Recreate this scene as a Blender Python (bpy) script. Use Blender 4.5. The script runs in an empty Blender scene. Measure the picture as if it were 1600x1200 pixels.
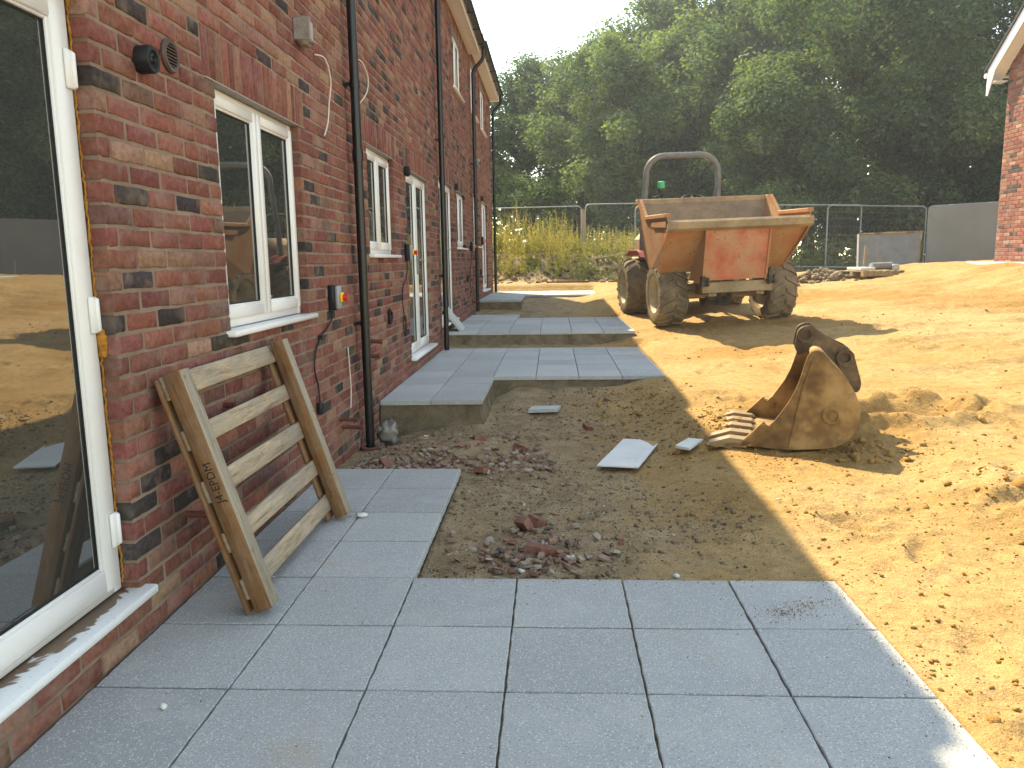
import bpy, bmesh, math, random
import numpy as np
from mathutils import Matrix, Vector
R = math.radians
random.seed(7); rng = np.random.default_rng(7)
scn = bpy.context.scene
col = scn.collection

# ------------------------------------------------------------------ camera
CAM = Vector((1.5143, 0.0, 1.3576))
FW = Vector((-0.0530, 0.9863, -0.15616)).normalized()
rt0 = Vector((FW.y, -FW.x, 0)).normalized(); dn0 = FW.cross(rt0)
rl = 0.01523
RT = rt0*math.cos(rl) + dn0*math.sin(rl); DN = dn0*math.cos(rl) - rt0*math.sin(rl)
FPX = 1221.9
cd = bpy.data.cameras.new('camera'); cam = bpy.data.objects.new('camera', cd); col.objects.link(cam)
cam.matrix_world = Matrix(((RT.x, -DN.x, -FW.x, CAM.x), (RT.y, -DN.y, -FW.y, CAM.y), (RT.z, -DN.z, -FW.z, CAM.z), (0, 0, 0, 1)))
cd.sensor_width = 36; cd.lens = FPX/1600*36; cd.clip_start = 0.05; cd.clip_end = 2000
scn.camera = cam

# ------------------------------------------------------------------ sky, sun, exposure
HAZE = 0.0014
SUN = Vector((-0.464, 0.75, 1.0)).normalized()          # towards the sun
w = bpy.data.worlds.new('World'); scn.world = w; w.use_nodes = True
nt = w.node_tree; nt.nodes.clear()
sky = nt.nodes.new('ShaderNodeTexSky'); sky.sky_type = 'NISHITA'; sky.sun_disc = False
sky.sun_elevation = math.asin(SUN.z); sky.sun_rotation = math.atan2(SUN.x, SUN.y)
sky.air_density = 1.0; sky.dust_density = 0.0; sky.ozone_density = 1.0
bg = nt.nodes.new('ShaderNodeBackground'); bg.inputs[1].default_value = 0.15
wo = nt.nodes.new('ShaderNodeOutputWorld')
hs = nt.nodes.new('ShaderNodeHueSaturation'); hs.inputs['Saturation'].default_value = 0.85
nt.links.new(sky.outputs[0], hs.inputs['Color']); nt.links.new(hs.outputs[0], bg.inputs[0]); nt.links.new(bg.outputs[0], wo.inputs[0])
ld = bpy.data.lights.new('sun', 'SUN'); ld.energy = 2.75; ld.angle = R(0.53); ld.color = (1.0, 0.95, 0.86)
sun = bpy.data.objects.new('sun', ld); col.objects.link(sun)
sun.rotation_euler = (-SUN).to_track_quat('-Z', 'Y').to_euler(); sun.location = (0, 0, 30)
scn.view_settings.view_transform = 'Standard'; scn.view_settings.look = 'None'
scn.view_settings.exposure = 2.16; scn.view_settings.gamma = 1.0
scn.view_settings.use_white_balance = True; scn.view_settings.white_balance_temperature = 9000; scn.view_settings.white_balance_tint = 4
scn.cycles.use_denoising = True; scn.cycles.use_adaptive_sampling = True; scn.cycles.adaptive_threshold = 0.02
scn.cycles.max_bounces = 5; scn.cycles.diffuse_bounces = 3; scn.cycles.glossy_bounces = 3; scn.cycles.transmission_bounces = 3; scn.cycles.transparent_max_bounces = 6

# ------------------------------------------------------------------ helpers: noise
_T = rng.random((256, 256))
def vnoise(x, y, s=0):
    x = np.asarray(x, float) + 17.3*s; y = np.asarray(y, float) + 41.7*s
    xi = np.floor(x).astype(int); yi = np.floor(y).astype(int); fx = x-xi; fy = y-yi
    fx = fx*fx*(3-2*fx); fy = fy*fy*(3-2*fy)
    a = _T[xi & 255, yi & 255]; b = _T[(xi+1) & 255, yi & 255]; c = _T[xi & 255, (yi+1) & 255]; d = _T[(xi+1) & 255, (yi+1) & 255]
    return (a*(1-fx)+b*fx)*(1-fy) + (c*(1-fx)+d*fx)*fy
def fbm(x, y, o=4, s=0):
    v = 0; a = .5
    for k in range(o):
        v = v + a*(vnoise(x*2**k, y*2**k, s+k)-.5); a *= .5
    return v
def sstep(a, b, x):
    t = np.clip((np.asarray(x, float)-a)/(b-a), 0, 1); return t*t*(3-2*t)
def to_px(P):
    d = Vector(P)-CAM; D = d.dot(FW)
    return (800+FPX*d.dot(RT)/D, 600+FPX*d.dot(DN)/D, D)

# ------------------------------------------------------------------ helpers: materials
def L(r, g, b):
    f = lambda c: (c/255/12.92 if c/255 <= .04045 else ((c/255+.055)/1.055)**2.4)
    return (f(r), f(g), f(b), 1)
class Mat:
    def __init__(s, name, rough=.8, spec=.3):
        s.m = bpy.data.materials.new(name); s.m.use_nodes = True; s.n = s.m.node_tree.nodes; s.l = s.m.node_tree.links
        s.b = s.n['Principled BSDF']; s.b.inputs['Roughness'].default_value = rough; s.b.inputs['Specular IOR Level'].default_value = spec
        s.co = s.n.new('ShaderNodeTexCoord').outputs['Object']
        s.geo = s.n.new('ShaderNodeNewGeometry')
    def pos(s): return s.geo.outputs['Position']
    def link(s, a, b): s.l.new(a, b)
    def noise(s, scale, detail=4, rough=.6, vec=None, stretch=None, dist=0):
        n = s.n.new('ShaderNodeTexNoise'); n.inputs['Scale'].default_value = scale; n.inputs['Detail'].default_value = min(detail, 3.5); n.inputs['Roughness'].default_value = rough
        n.inputs['Distortion'].default_value = dist
        v = vec if vec is not None else s.co
        if stretch:
            mp = s.n.new('ShaderNodeMapping'); mp.inputs['Scale'].default_value = stretch; s.link(v, mp.inputs['Vector']); v = mp.outputs[0]
        s.link(v, n.inputs['Vector']); return n.outputs['Fac']
    def voro(s, scale, vec=None, feature='F1'):
        n = s.n.new('ShaderNodeTexVoronoi'); n.inputs['Scale'].default_value = scale; n.feature = feature
        s.link(vec if vec is not None else s.co, n.inputs['Vector']); return n
    def ramp(s, fac, stops):
        r = s.n.new('ShaderNodeValToRGB'); e = r.color_ramp.elements
        while len(e) < len(stops): e.new(.5)
        for k, (p, c) in enumerate(stops):
            e[k].position = p; e[k].color = c if not isinstance(c, (int, float)) else (c, c, c, 1)
        s.link(fac, r.inputs[0]); return r.outputs[0]
    def mix(s, fac, a, b, mode='MIX'):
        n = s.n.new('ShaderNodeMix'); n.data_type = 'RGBA'; n.blend_type = mode; n.clamp_factor = True
        for v, i in ((fac, 0), (a, 6), (b, 7)):
            if isinstance(v, (int, float)): n.inputs[i].default_value = v if i == 0 else (v, v, v, 1)
            elif isinstance(v, (tuple, list)): n.inputs[i].default_value = v
            else: s.link(v, n.inputs[i])
        return n.outputs[2]
    def math(s, op, a, b=0.0):
        n = s.n.new('ShaderNodeMath'); n.operation = op
        for v, i in ((a, 0), (b, 1)):
            if isinstance(v, (int, float)): n.inputs[i].default_value = v
            else: s.link(v, n.inputs[i])
        return n.outputs[0]
    def attr(s, name, typ='GEOMETRY'):
        n = s.n.new('ShaderNodeAttribute'); n.attribute_name = name; n.attribute_type = typ; return n.outputs
    def objcol(s): return s.n.new('ShaderNodeObjectInfo').outputs
    def color(s, c):
        if isinstance(c, (tuple, list)): s.b.inputs['Base Color'].default_value = c
        else: s.link(c, s.b.inputs['Base Color'])
    def rough(s, c): s.link(c, s.b.inputs['Roughness'])
    def bump(s, h, strength=.4, dist=.01):
        n = s.n.new('ShaderNodeBump'); n.inputs['Strength'].default_value = strength; n.inputs['Distance'].default_value = dist
        s.link(h, n.inputs['Height']); s.link(n.outputs[0], s.b.inputs['Normal'])

def plain(name, c, rough=.6, var=.15, scale=8, spec=.3, bump=0, metal=0, dust=None):
    m = Mat(name, rough, spec); n = m.noise(scale, 5)
    f = m.ramp(n, [(.3, 1-var), (.7, 1+var)]); cc = m.mix(1.0, c, f, 'MULTIPLY')
    if dust:
        d = m.ramp(m.noise(scale*.6, 6, .65), [(dust[1], 0.0), (dust[2], 1.0)]); cc = m.mix(d, cc, dust[0])
    m.color(cc)
    if bump: m.bump(m.noise(scale*6, 4), bump)
    m.b.inputs['Metallic'].default_value = metal
    return m.m

# brick: the colour of a brick comes from its object colour or, where bricks are joined, from a colour attribute
def brick_mat(name, src):
    m = Mat(name, .92, .15); v = m.pos()
    base = m.objcol()['Color'] if src == 'obj' else m.attr('bcol')['Color']
    n1 = m.noise(38, 6, .7, v); n2 = m.noise(9, 4, .6, v); n3 = m.noise(120, 3, .6, v)
    c = m.mix(1.0, base, m.ramp(n1, [(.28, .62), (.5, 1.0), (.72, 1.32)]), 'MULTIPLY')
    c = m.mix(m.ramp(n2, [(.56, 0.0), (.74, .55)]), c, (.27, .165, .12, 1))       # buff creasing
    c = m.mix(m.ramp(m.noise(22, 5, .7, v), [(.66, 0.0), (.75, .75)]), c, (.06, .042, .04, 1))   # burnt spots
    c = m.mix(m.ramp(m.noise(5.5, 6, .7, v), [(.5, 0.0), (.78, .5)]), c, (.31, .235, .19, 1))   # mortar smear
    m.color(c)
    h = m.math('ADD', n1, m.math('MULTIPLY', n3, .5)); m.bump(h, .55, .006)
    return m.m
M = {}
M['brick'] = brick_mat('brick', 'obj'); M['brick_set'] = brick_mat('brick_set', 'att')
m = Mat('mortar', .95, .1); v = m.pos()
c = m.ramp(m.noise(3.5, 6, .65, v), [(.3, (.165, .112, .082, 1)), (.52, (.235, .172, .13, 1)), (.75, (.32, .25, .20, 1))])
m.color(c); m.bump(m.noise(140, 4, .7, v), .5, .006); M['mortar'] = m.m
# paving slab
m = Mat('paving', .85, .25); v = m.pos()
oc = m.objcol()
base = m.mix(m.noise(1.1, 5, .6, v), (.345, .35, .345, 1), (.435, .44, .43, 1))
base = m.mix(1.0, base, m.ramp(oc['Random'], [(0, .86), (1, 1.10)]), 'MULTIPLY')
sp = m.voro(125, v); s1 = m.ramp(sp.outputs['Distance'], [(.12, 1.0), (.45, 0.0)])
sel = m.ramp(sp.outputs['Color'], [(.45, 0.0), (.6, .85)])
c = m.mix(m.math('MULTIPLY', s1, sel), base, (.74, .74, .71, 1))
c = m.mix(m.ramp(m.noise(150, 2, .5, v), [(.56, 0.0), (.68, .75)]), c, (.20, .205, .20, 1))
c = m.mix(m.ramp(m.noise(2.6, 7, .7, v), [(.52, 0.0), (.75, .5)]), c, (.50, .49, .46, 1))   # dusting
c = m.mix(m.ramp(m.noise(1.7, 6, .75, v, dist=.6), [(.60, 0.0), (.74, .55)]), c, (.42, .345, .24, 1))   # sand trodden on
m.color(c); m.bump(m.math('ADD', m.noise(260, 3, .6, v), m.math('MULTIPLY', s1, .4)), .35, .004); M['slab'] = m.m
# ground: sand / soil / turf mix by colour attribute (r soil, g fresh damp sand, b dry tops)
m = Mat('sand', .97, .08); v = m.pos(); a = m.attr('gmix'); sepc = m.n.new('ShaderNodeSeparateColor'); m.link(a['Color'], sepc.inputs[0])
n1 = m.noise(1.3, 7, .65, v); n2 = m.noise(16, 6, .75, v); n3 = m.noise(150, 3, .75, v)
sand = m.ramp(n1, [(.28, (.315, .188, .074, 1)), (.5, (.375, .240, .104, 1)), (.72, (.415, .282, .140, 1))])
sand = m.mix(m.ramp(sepc.outputs[1], [(0.0, 0.0), (1.0, .5)]), sand, (.29, .145, .04, 1))
sand = m.mix(m.ramp(sepc.outputs[2], [(0.0, 0.0), (1.0, .75)]), sand, (.43, .285, .145, 1))
sand = m.mix(1.0, sand, m.ramp(n2, [(.3, .76), (.7, 1.16)]), 'MULTIPLY')
soil = m.ramp(m.noise(5, 7, .7, v), [(.3, (.20, .138, .080, 1)), (.5, (.305, .218, .128, 1)), (.72, (.39, .295, .185, 1))])
soil = m.mix(m.ramp(m.noise(75, 4, .7, v), [(.58, 0.0), (.72, .7)]), soil, (.36, .30, .22, 1))
soil = m.mix(m.ramp(m.noise(60, 3, .7, v), [(.25, .7), (.40, 0.0)]), soil, (.07, .055, .042, 1))
msk = m.math('ADD', sepc.outputs[0], m.math('MULTIPLY', m.math('SUBTRACT', m.noise(3.2, 7, .7, v), .5), .9))
c = m.mix(m.ramp(msk, [(.22, 0.0), (.72, 1.0)]), sand, soil)
c = m.mix(1.0, c, m.ramp(n3, [(.3, .62), (.5, 1.0), (.7, 1.28)]), 'MULTIPLY')
m.color(c); m.bump(m.math('ADD', m.math('MULTIPLY', n2, 1.6), m.math('MULTIPLY', n3, .5)), .6, .03); M['sand'] = m.m
m = Mat('clod', .97, .08); v = m.pos()
c = m.ramp(m.noise(2.2, 6, .7, v), [(.3, (.25, .125, .038, 1)), (.6, (.35, .21, .075, 1))]); m.color(c); m.bump(m.noise(90, 4, .7, v), .7, .01); M['clod'] = m.m
m = Mat('soilclod', .97, .08); v = m.pos()
c = m.ramp(m.noise(9, 5, .7, v), [(.3, (.12, .085, .055, 1)), (.5, (.21, .155, .10, 1)), (.7, (.34, .28, .20, 1))]); m.color(c); m.bump(m.noise(90, 4, .7, v), .7, .01); M['soilclod'] = m.m
m = Mat('gravel', .9, .15); v = m.pos()
vo = m.voro(26, v); c = m.ramp(vo.outputs['Color'], [(.1, (.16, .12, .085, 1)), (.35, (.30, .22, .14, 1)), (.6, (.26, .11, .08, 1)), (.75, (.33, .29, .24, 1)), (.95, (.55, .53, .50, 1))]); m.color(c); m.bump(m.noise(90, 4, .7, v), .5, .01); M['gravel'] = m.m
m = Mat('subbase', .97, .05); v = m.pos()
c = m.ramp(m.noise(6, 7, .7, v), [(.3, (.155, .115, .075, 1)), (.5, (.25, .19, .125, 1)), (.75, (.34, .28, .20, 1))]); c = m.mix(m.ramp(m.noise(90, 4, .7, v), [(.56, 0.0), (.7, .6)]), c, (.12, .09, .06, 1))
m.color(c); m.bump(m.math('ADD', m.noise(14, 6, .7, v), m.noise(120, 3, .7, v)), .9, .03); M['subbase'] = m.m
# pvc etc
m = Mat('pvc', .32, .45); v = m.pos()
c = m.mix(m.ramp(m.noise(6, 6, .7, v), [(.55, 0.0), (.85, .35)]), (.70, .69, .675, 1), (.52, .46, .39, 1)); m.color(c); M['pvc'] = m.m
m = Mat('sill_film', .45, .3); v = m.pos()
f = m.noise(5.0, 8, .72, v, dist=.8)
sx = m.n.new('ShaderNodeSeparateXYZ'); m.link(v, sx.inputs[0])
edge = m.math('ADD', f, m.math('MULTIPLY', sx.outputs[0], -3.2))
c = m.mix(m.ramp(edge, [(.58, 0.0), (.62, 1.0)]), (.76, .77, .76, 1), (.20, .135, .09, 1))
c = m.mix(m.ramp(m.noise(60, 6, .7, v), [(.6, 0.0), (.7, .5)]), c, (.42, .36, .29, 1)); m.color(c); m.bump(f, .3, .01); M['sillfilm'] = m.m
m = Mat('glass', .02, .5)
m.b.inputs['Base Color'].default_value = (.035, .038, .035, 1); m.b.inputs['IOR'].default_value = 3.2; m.b.inputs['Roughness'].default_value = .012
n = m.noise(1.6, 2, .5, m.pos()); m.bump(n, .02, .02); M['glass'] = m.m
M['gasket'] = plain('gasket', (.012, .012, .013, 1), .5, .1)
M['black'] = plain('black_pvc', (.009, .009, .010, 1), .35, .15, 5, .4)
M['foam'] = plain('foam', (.42, .19, .04, 1), .9, .35, 60, .1, .6)
M['fascia'] = plain('fascia', (.74, .70, .66, 1), .5, .05)
M['lintel'] = plain('lintel', (.30, .285, .265, 1), .5, .2, 12)
M['clay'] = plain('clay', (.20, .085, .06, 1), .8, .25, 20, .2, .3)
M['copper'] = plain('copper_pipe', (.13, .045, .032, 1), .55, .3, 30)
M['grey'] = plain('grey_plastic', (.28, .29, .30, 1), .45, .08)
M['yellow'] = plain('yellow_plastic', (.75, .48, .02, 1), .4, .05)
M['red'] = plain('red_plastic', (.62, .025, .02, 1), .35, .05)
M['brown'] = plain('brown_plastic', (.085, .055, .045, 1), .5, .15)
M['whitecable'] = plain('white_cable', (.62, .57, .52, 1), .5, .05)
M['tile'] = plain('roof_tile', (.055, .05, .055, 1), .8, .3, 7, .2, .3)
M['tape'] = plain('taped_fitting', (.23, .20, .18, 1), .35, .3, 14, .5, .6)
# timber
def wood(name, c0, c1, grey, axis):
    m = Mat(name, .85, .15); st = {'x': (1, 14, 14), 'z': (14, 14, 1), 'y': (14, 1, 14)}[axis]
    g = m.noise(3.2, 6, .7, None, st, .5); g2 = m.noise(14, 4, .6, None, st)
    c = m.ramp(g, [(.3, c0), (.5, c1), (.68, tuple(min(1, k*1.25) for k in c1[:3])+(1,))])
    c = m.mix(1.0, c, m.ramp(g2, [(.3, .75), (.6, 1.08)]), 'MULTIPLY')
    c = m.mix(m.ramp(m.noise(4.5, 7, .75), [(.42, 0.0), (.66, grey)]), c, (.30, .265, .215, 1))
    c = m.mix(m.ramp(m.noise(11, 6, .75), [(.62, 0.0), (.72, .8)]), c, (.075, .05, .03, 1))
    m.color(c); m.bump(g2, .35, .006); return m.m
M['bearer'] = wood('pine_bearer', (.115, .052, .022, 1), (.20, .096, .042, 1), .25, 'z')
M['bearergrey'] = wood('pine_weathered', (.20, .165, .12, 1), (.30, .255, .19, 1), .9, 'z')
M['slat'] = wood('pine_slat', (.19, .13, .08, 1), (.38, .295, .205, 1), .75, 'y')
M['post'] = wood('post_wood', (.20, .14, .08, 1), (.33, .24, .145, 1), .5, 'z')
M['ink'] = plain('ink', (.01, .01, .01, 1), .7, .05)
# dumper & steel
def paint(name, c, dustc, d0, d1, rough=.7, rust=.62):
    m = Mat(name, rough, .25)
    cc = m.mix(1.0, c, m.ramp(m.noise(5, 5), [(.3, .8), (.7, 1.15)]), 'MULTIPLY')
    cc = m.mix(m.ramp(m.noise(3.2, 7, .7), [(d0, 0.0), (d1, .92)]), cc, dustc)
    cc = m.mix(m.ramp(m.noise(13, 7, .75), [(rust, 0.0), (rust+.08, .85)]), cc, (.10, .045, .022, 1))
    cc = m.mix(m.ramp(m.noise(2.5, 6, .7, None, (9, 9, 1)), [(.55, 0.0), (.75, .5)]), cc, (.34, .22, .11, 1))
    m.color(cc); m.bump(m.noise(25, 5, .7), .25, .01); return m.m
M['orange'] = paint('orange_paint', (.36, .115, .042, 1), (.36, .225, .12, 1), .26, .62)
M['redplate'] = paint('red_plate', (.42, .105, .055, 1), (.40, .25, .145, 1), .34, .66)
M['skipin'] = paint('dusty_steel', (.15, .12, .09, 1), (.24, .18, .12, 1), .4, .7)
M['dusty'] = paint('dusty_frame', (.22, .165, .105, 1), (.38, .27, .155, 1), .4, .7)
M['rops'] = paint('grey_tube', (.15, .145, .145, 1), (.27, .23, .19, 1), .5, .8, .5, .72)
m = Mat('rubber', .9, .15); cc = m.mix(m.ramp(m.noise(4, 7, .7), [(.3, .2), (.6, .95)]), (.06, .05, .042, 1), (.235, .175, .11, 1)); m.color(cc); m.bump(m.noise(40, 4), .3, .01); M['rubber'] = m.m
M['rim'] = paint('rim', (.46, .38, .25, 1), (.40, .29, .16, 1), .45, .7)
M['green'] = plain('green_lens', (.03, .42, .16, 1), .3, .05)
M['engine'] = plain('engine_dark', (.03, .028, .026, 1), .7, .3, dust=((.16, .12, .08, 1), .45, .8))
m = Mat('rusty_steel', .75, .3)
cc = m.ramp(m.noise(3.0, 8, .72), [(.32, (.095, .055, .026, 1)), (.45, (.20, .115, .047, 1)), (.54, (.32, .195, .080, 1)), (.68, (.42, .275, .125, 1))])
cc = m.mix(m.ramp(m.noise(8, 7, .75), [(.58, 0.0), (.70, .6)]), cc, (.075, .05, .032, 1)); m.color(cc); m.b.inputs['Metallic'].default_value = .1; m.bump(m.noise(30, 6, .7), .3, .008); M['rust'] = m.m
m = Mat('worn_steel', .42, .5); cc = m.mix(m.noise(14, 6, .7), (.22, .145, .075, 1), (.38, .285, .18, 1)); m.color(cc); m.b.inputs['Metallic'].default_value = .3; M['worn'] = m.m
M['lugshade'] = plain('shaded_lug_steel', (.105, .068, .042, 1), .7, .4, 6, .3, .3, .1, ((.26, .165, .08, 1), .58, .78))  # bucket steel darkened: shade on the lugs painted into the colour, dust over it
M['binsteel'] = paint('bin_steel', (.17, .19, .21, 1), (.21, .21, .21, 1), .4, .8, .6, .64)
M['galv'] = plain('galvanised', (.24, .25, .25, 1), .5, .15, 9, .4, metal=.4)
M['sheet'] = plain('grey_sheeting', (.235, .21, .185, 1), .85, .08, 1.2)
M['board'] = plain('white_board', (.62, .63, .61, 1), .75, .06, 5, dust=((.40, .30, .18, 1), .6, .85))
M['boardcore'] = plain('board_core', (.36, .23, .11, 1), .9, .2, 20)
M['cloth'] = plain('plastic_sheet', (.24, .22, .19, 1), .4, .4, 14, .4, .7)
M['greyslab'] = plain('slab_offcut', (.42, .43, .42, 1), .85, .12, 30, .2, .3)
M['bark'] = plain('bark', (.075, .058, .042, 1), .95, .35, 7, .1, .8)
def leaf(name, a, b, c_):
    m = Mat(name, .7, .12); r = m.attr('lv')['Color']
    cc = m.ramp(r, [(0, a), (.5, b), (1, c_)]); m.color(cc)
    tr = m.n.new('ShaderNodeBsdfTranslucent'); ad = m.n.new('ShaderNodeMixShader'); ad.inputs[0].default_value = .45
    t2 = m.mix(1.0, cc, (1.25, 1.35, .55, 1), 'MULTIPLY'); m.link(t2, tr.inputs[0])
    out = m.n['Material Output']; m.link(m.b.outputs[0], ad.inputs[1]); m.link(tr.outputs[0], ad.inputs[2]); m.link(ad.outputs[0], out.inputs[0]); return m.m
M['leaf'] = leaf('leaf_sycamore', (.050, .086, .050, 1), (.105, .150, .072, 1), (.195, .23, .10, 1))
M['leaf2'] = leaf('leaf_oak', (.040, .070, .040, 1), (.070, .108, .052, 1), (.13, .165, .072, 1))
M['weed'] = leaf('weed_leaf', (.085, .115, .045, 1), (.17, .165, .07, 1), (.30, .23, .11, 1))

# ------------------------------------------------------------------ helpers: meshes and objects
_ct = []
for a in range(3):
    b_, c_ = (a+1) % 3, (a+2) % 3
    for s in (0, 1):
        f = []
        for (p, q) in ((0, 0), (1, 0), (1, 1), (0, 1)):
            k = (s << a) | (p << b_) | (q << c_); f.append(k*3+a)
        _ct.append(f if s else f[::-1])
    for s1 in (0, 1):
        for s2 in (0, 1):
            k1 = (s1 << a) | (s2 << b_); k2 = k1 | (1 << c_)
            f = [k1*3+a, k2*3+a, k2*3+b_, k1*3+b_]
            _ct.append(f if (s1 == s2) is False else f[::-1])
for k in range(8):
    sg = bin(k).count('1') % 2
    f = [k*3, k*3+1, k*3+2]; _ct.append(f if sg == 1 else f[::-1])
class B:
    def __init__(s, mtx=None): s.v = []; s.f = []; s.c = []; s.M = mtx or Matrix.Identity(4)
    def add(s, vs, fs, colr=None):
        o = len(s.v); M_ = s.M
        s.v += [tuple(M_ @ Vector(p)) for p in vs]; s.f += [tuple(i+o for i in f) for f in fs]
        if colr is not None: s.c += [colr]*len(vs)
    def box(s, x0, x1, y0, y1, z0, z1, bev=0, colr=None):
        if bev <= 0:
            vs = [(x, y, z) for z in (z0, z1) for y in (y0, y1) for x in (x0, x1)]
            s.add(vs, [(0, 2, 3, 1), (4, 5, 7, 6), (0, 1, 5, 4), (2, 6, 7, 3), (0, 4, 6, 2), (1, 3, 7, 5)], colr); return s
        lo = (x0, y0, z0); hi = (x1, y1, z1); bev = min(bev, .45*min(hi[i]-lo[i] for i in range(3))); vs = []
        for k in range(8):
            for a in range(3):
                p = []
                for i in range(3):
                    sg = (k >> i) & 1; e = hi[i] if sg else lo[i]
                    if i != a: e += -bev if sg else bev
                    p.append(e)
                vs.append(tuple(p))
        s.add(vs, _ct, colr); return s
    def tube(s, pts, r, n=10, cap=True, colr=None):
        pts = [Vector(p) for p in pts]; rr = r if isinstance(r, (list, tuple)) else [r]*len(pts); vs = []; fs = []; prev = None
        for i, p in enumerate(pts):
            d = (pts[min(i+1, len(pts)-1)]-pts[max(i-1, 0)]).normalized()
            if prev is None:
                up = Vector((0, 0, 1)) if abs(d.z) < .9 else Vector((1, 0, 0)); a = d.cross(up).normalized()
            else: a = (prev - d*prev.dot(d)).normalized()
            prev = a; b_ = d.cross(a)
            for k in range(n):
                t = 2*math.pi*k/n; vs.append(p + (a*math.cos(t)+b_*math.sin(t))*rr[i])
        for i in range(len(pts)-1):
            for k in range(n): fs.append((i*n+k, i*n+(k+1) % n, (i+1)*n+(k+1) % n, (i+1)*n+k))
        if cap: fs.append(tuple(range(n))[::-1]); fs.append(tuple((len(pts)-1)*n+k for k in range(n)))
        s.add(vs, fs, colr); return s
    def lathe(s, prof, c, ax='x', n=28, closed=False):
        vs = []; fs = []; N = len(prof)
        for k in range(n):
            t = 2*math.pi*k/n; ct, st = math.cos(t), math.sin(t)
            for (u, r) in prof:
                p = (u, r*ct, r*st) if ax == 'x' else ((r*ct, u, r*st) if ax == 'y' else (r*ct, r*st, u))
                vs.append((p[0]+c[0], p[1]+c[1], p[2]+c[2]))
        for k in range(n):
            k2 = (k+1) % n
            for i in range(N-1+(1 if closed else 0)): fs.append((k*N+i, k*N+(i+1) % N, k2*N+(i+1) % N, k2*N+i))
        s.add(vs, fs); return s
    def prism(s, poly, o, u, v, w_, d):
        """polygon in (u,v) coordinates extruded by d along w_"""
        o = Vector(o); u = Vector(u); v = Vector(v); w_ = Vector(w_); n = len(poly)
        a = [o+u*p[0]+v*p[1] for p in poly]; b_ = [p+w_*d for p in a]
        s.add(a+b_, [tuple(range(n)), tuple(range(n, 2*n))[::-1]]+[(i, i+n, (i+1) % n+n, (i+1) % n) for i in range(n)]); return s
    def mesh(s, name, mats, smooth=False, fix=True):
        me = bpy.data.meshes.new(name); me.from_pydata(s.v, [], s.f)
        if s.c:
            at = me.color_attributes.new('bcol', 'FLOAT_COLOR', 'POINT'); at.data.foreach_set('color', np.array(s.c, dtype=np.float32).ravel())
        for m_ in (mats if isinstance(mats, (list, tuple)) else [mats]): me.materials.append(m_)
        if fix:
            bm = bmesh.new(); bm.from_mesh(me); bmesh.ops.recalc_face_normals(bm, faces=bm.faces); bm.to_mesh(me); bm.free()
        if smooth: shade(me, smooth if smooth is not True else 40)
        me.update(); return me
    def build(s, name, mat, parent=None, smooth=False, fix=True): return link(name, s.mesh(name, mat, smooth, fix), parent)
def shade(me, ang=40):
    me.polygons.foreach_set('use_smooth', [True]*len(me.polygons))
    bm = bmesh.new(); bm.from_mesh(me); a = R(ang)
    for e in bm.edges:
        e.smooth = not (len(e.link_faces) == 2 and e.calc_face_angle(0) > a)
    bm.to_mesh(me); bm.free()
WM = {}
def link(name, me, parent=None, loc=None, local=False):
    """world-coordinate mesh under parent (its root's transform is undone), or local=True: coordinates of the parent"""
    o = bpy.data.objects.new(name, me); col.objects.link(o)
    if parent is not None:
        o.parent = parent
        if not local: o.matrix_parent_inverse = WM.get(parent.name, Matrix.Identity(4)).inverted()
    if loc is not None: o.location = loc
    if loc is not None or local: WM[o.name] = WM.get(parent.name, Matrix.Identity(4)) @ Matrix.Translation(loc or (0, 0, 0)) if local and parent else Matrix.Translation(loc or (0, 0, 0))
    return o
def root(name, label, cat, mtx=None, group=None):
    o = bpy.data.objects.new(name, None); col.objects.link(o); o.empty_display_size = .2
    m_ = mtx or Matrix.Identity(4); o.matrix_world = m_; WM[o.name] = m_.copy()
    tag(o, label, cat, group); return o
def tag(o, label, cat, group=None):
    o['label'] = label; o['category'] = cat
    if group: o['group'] = group
    return o
def stuff(o): o['kind'] = 'stuff'; return o

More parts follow.
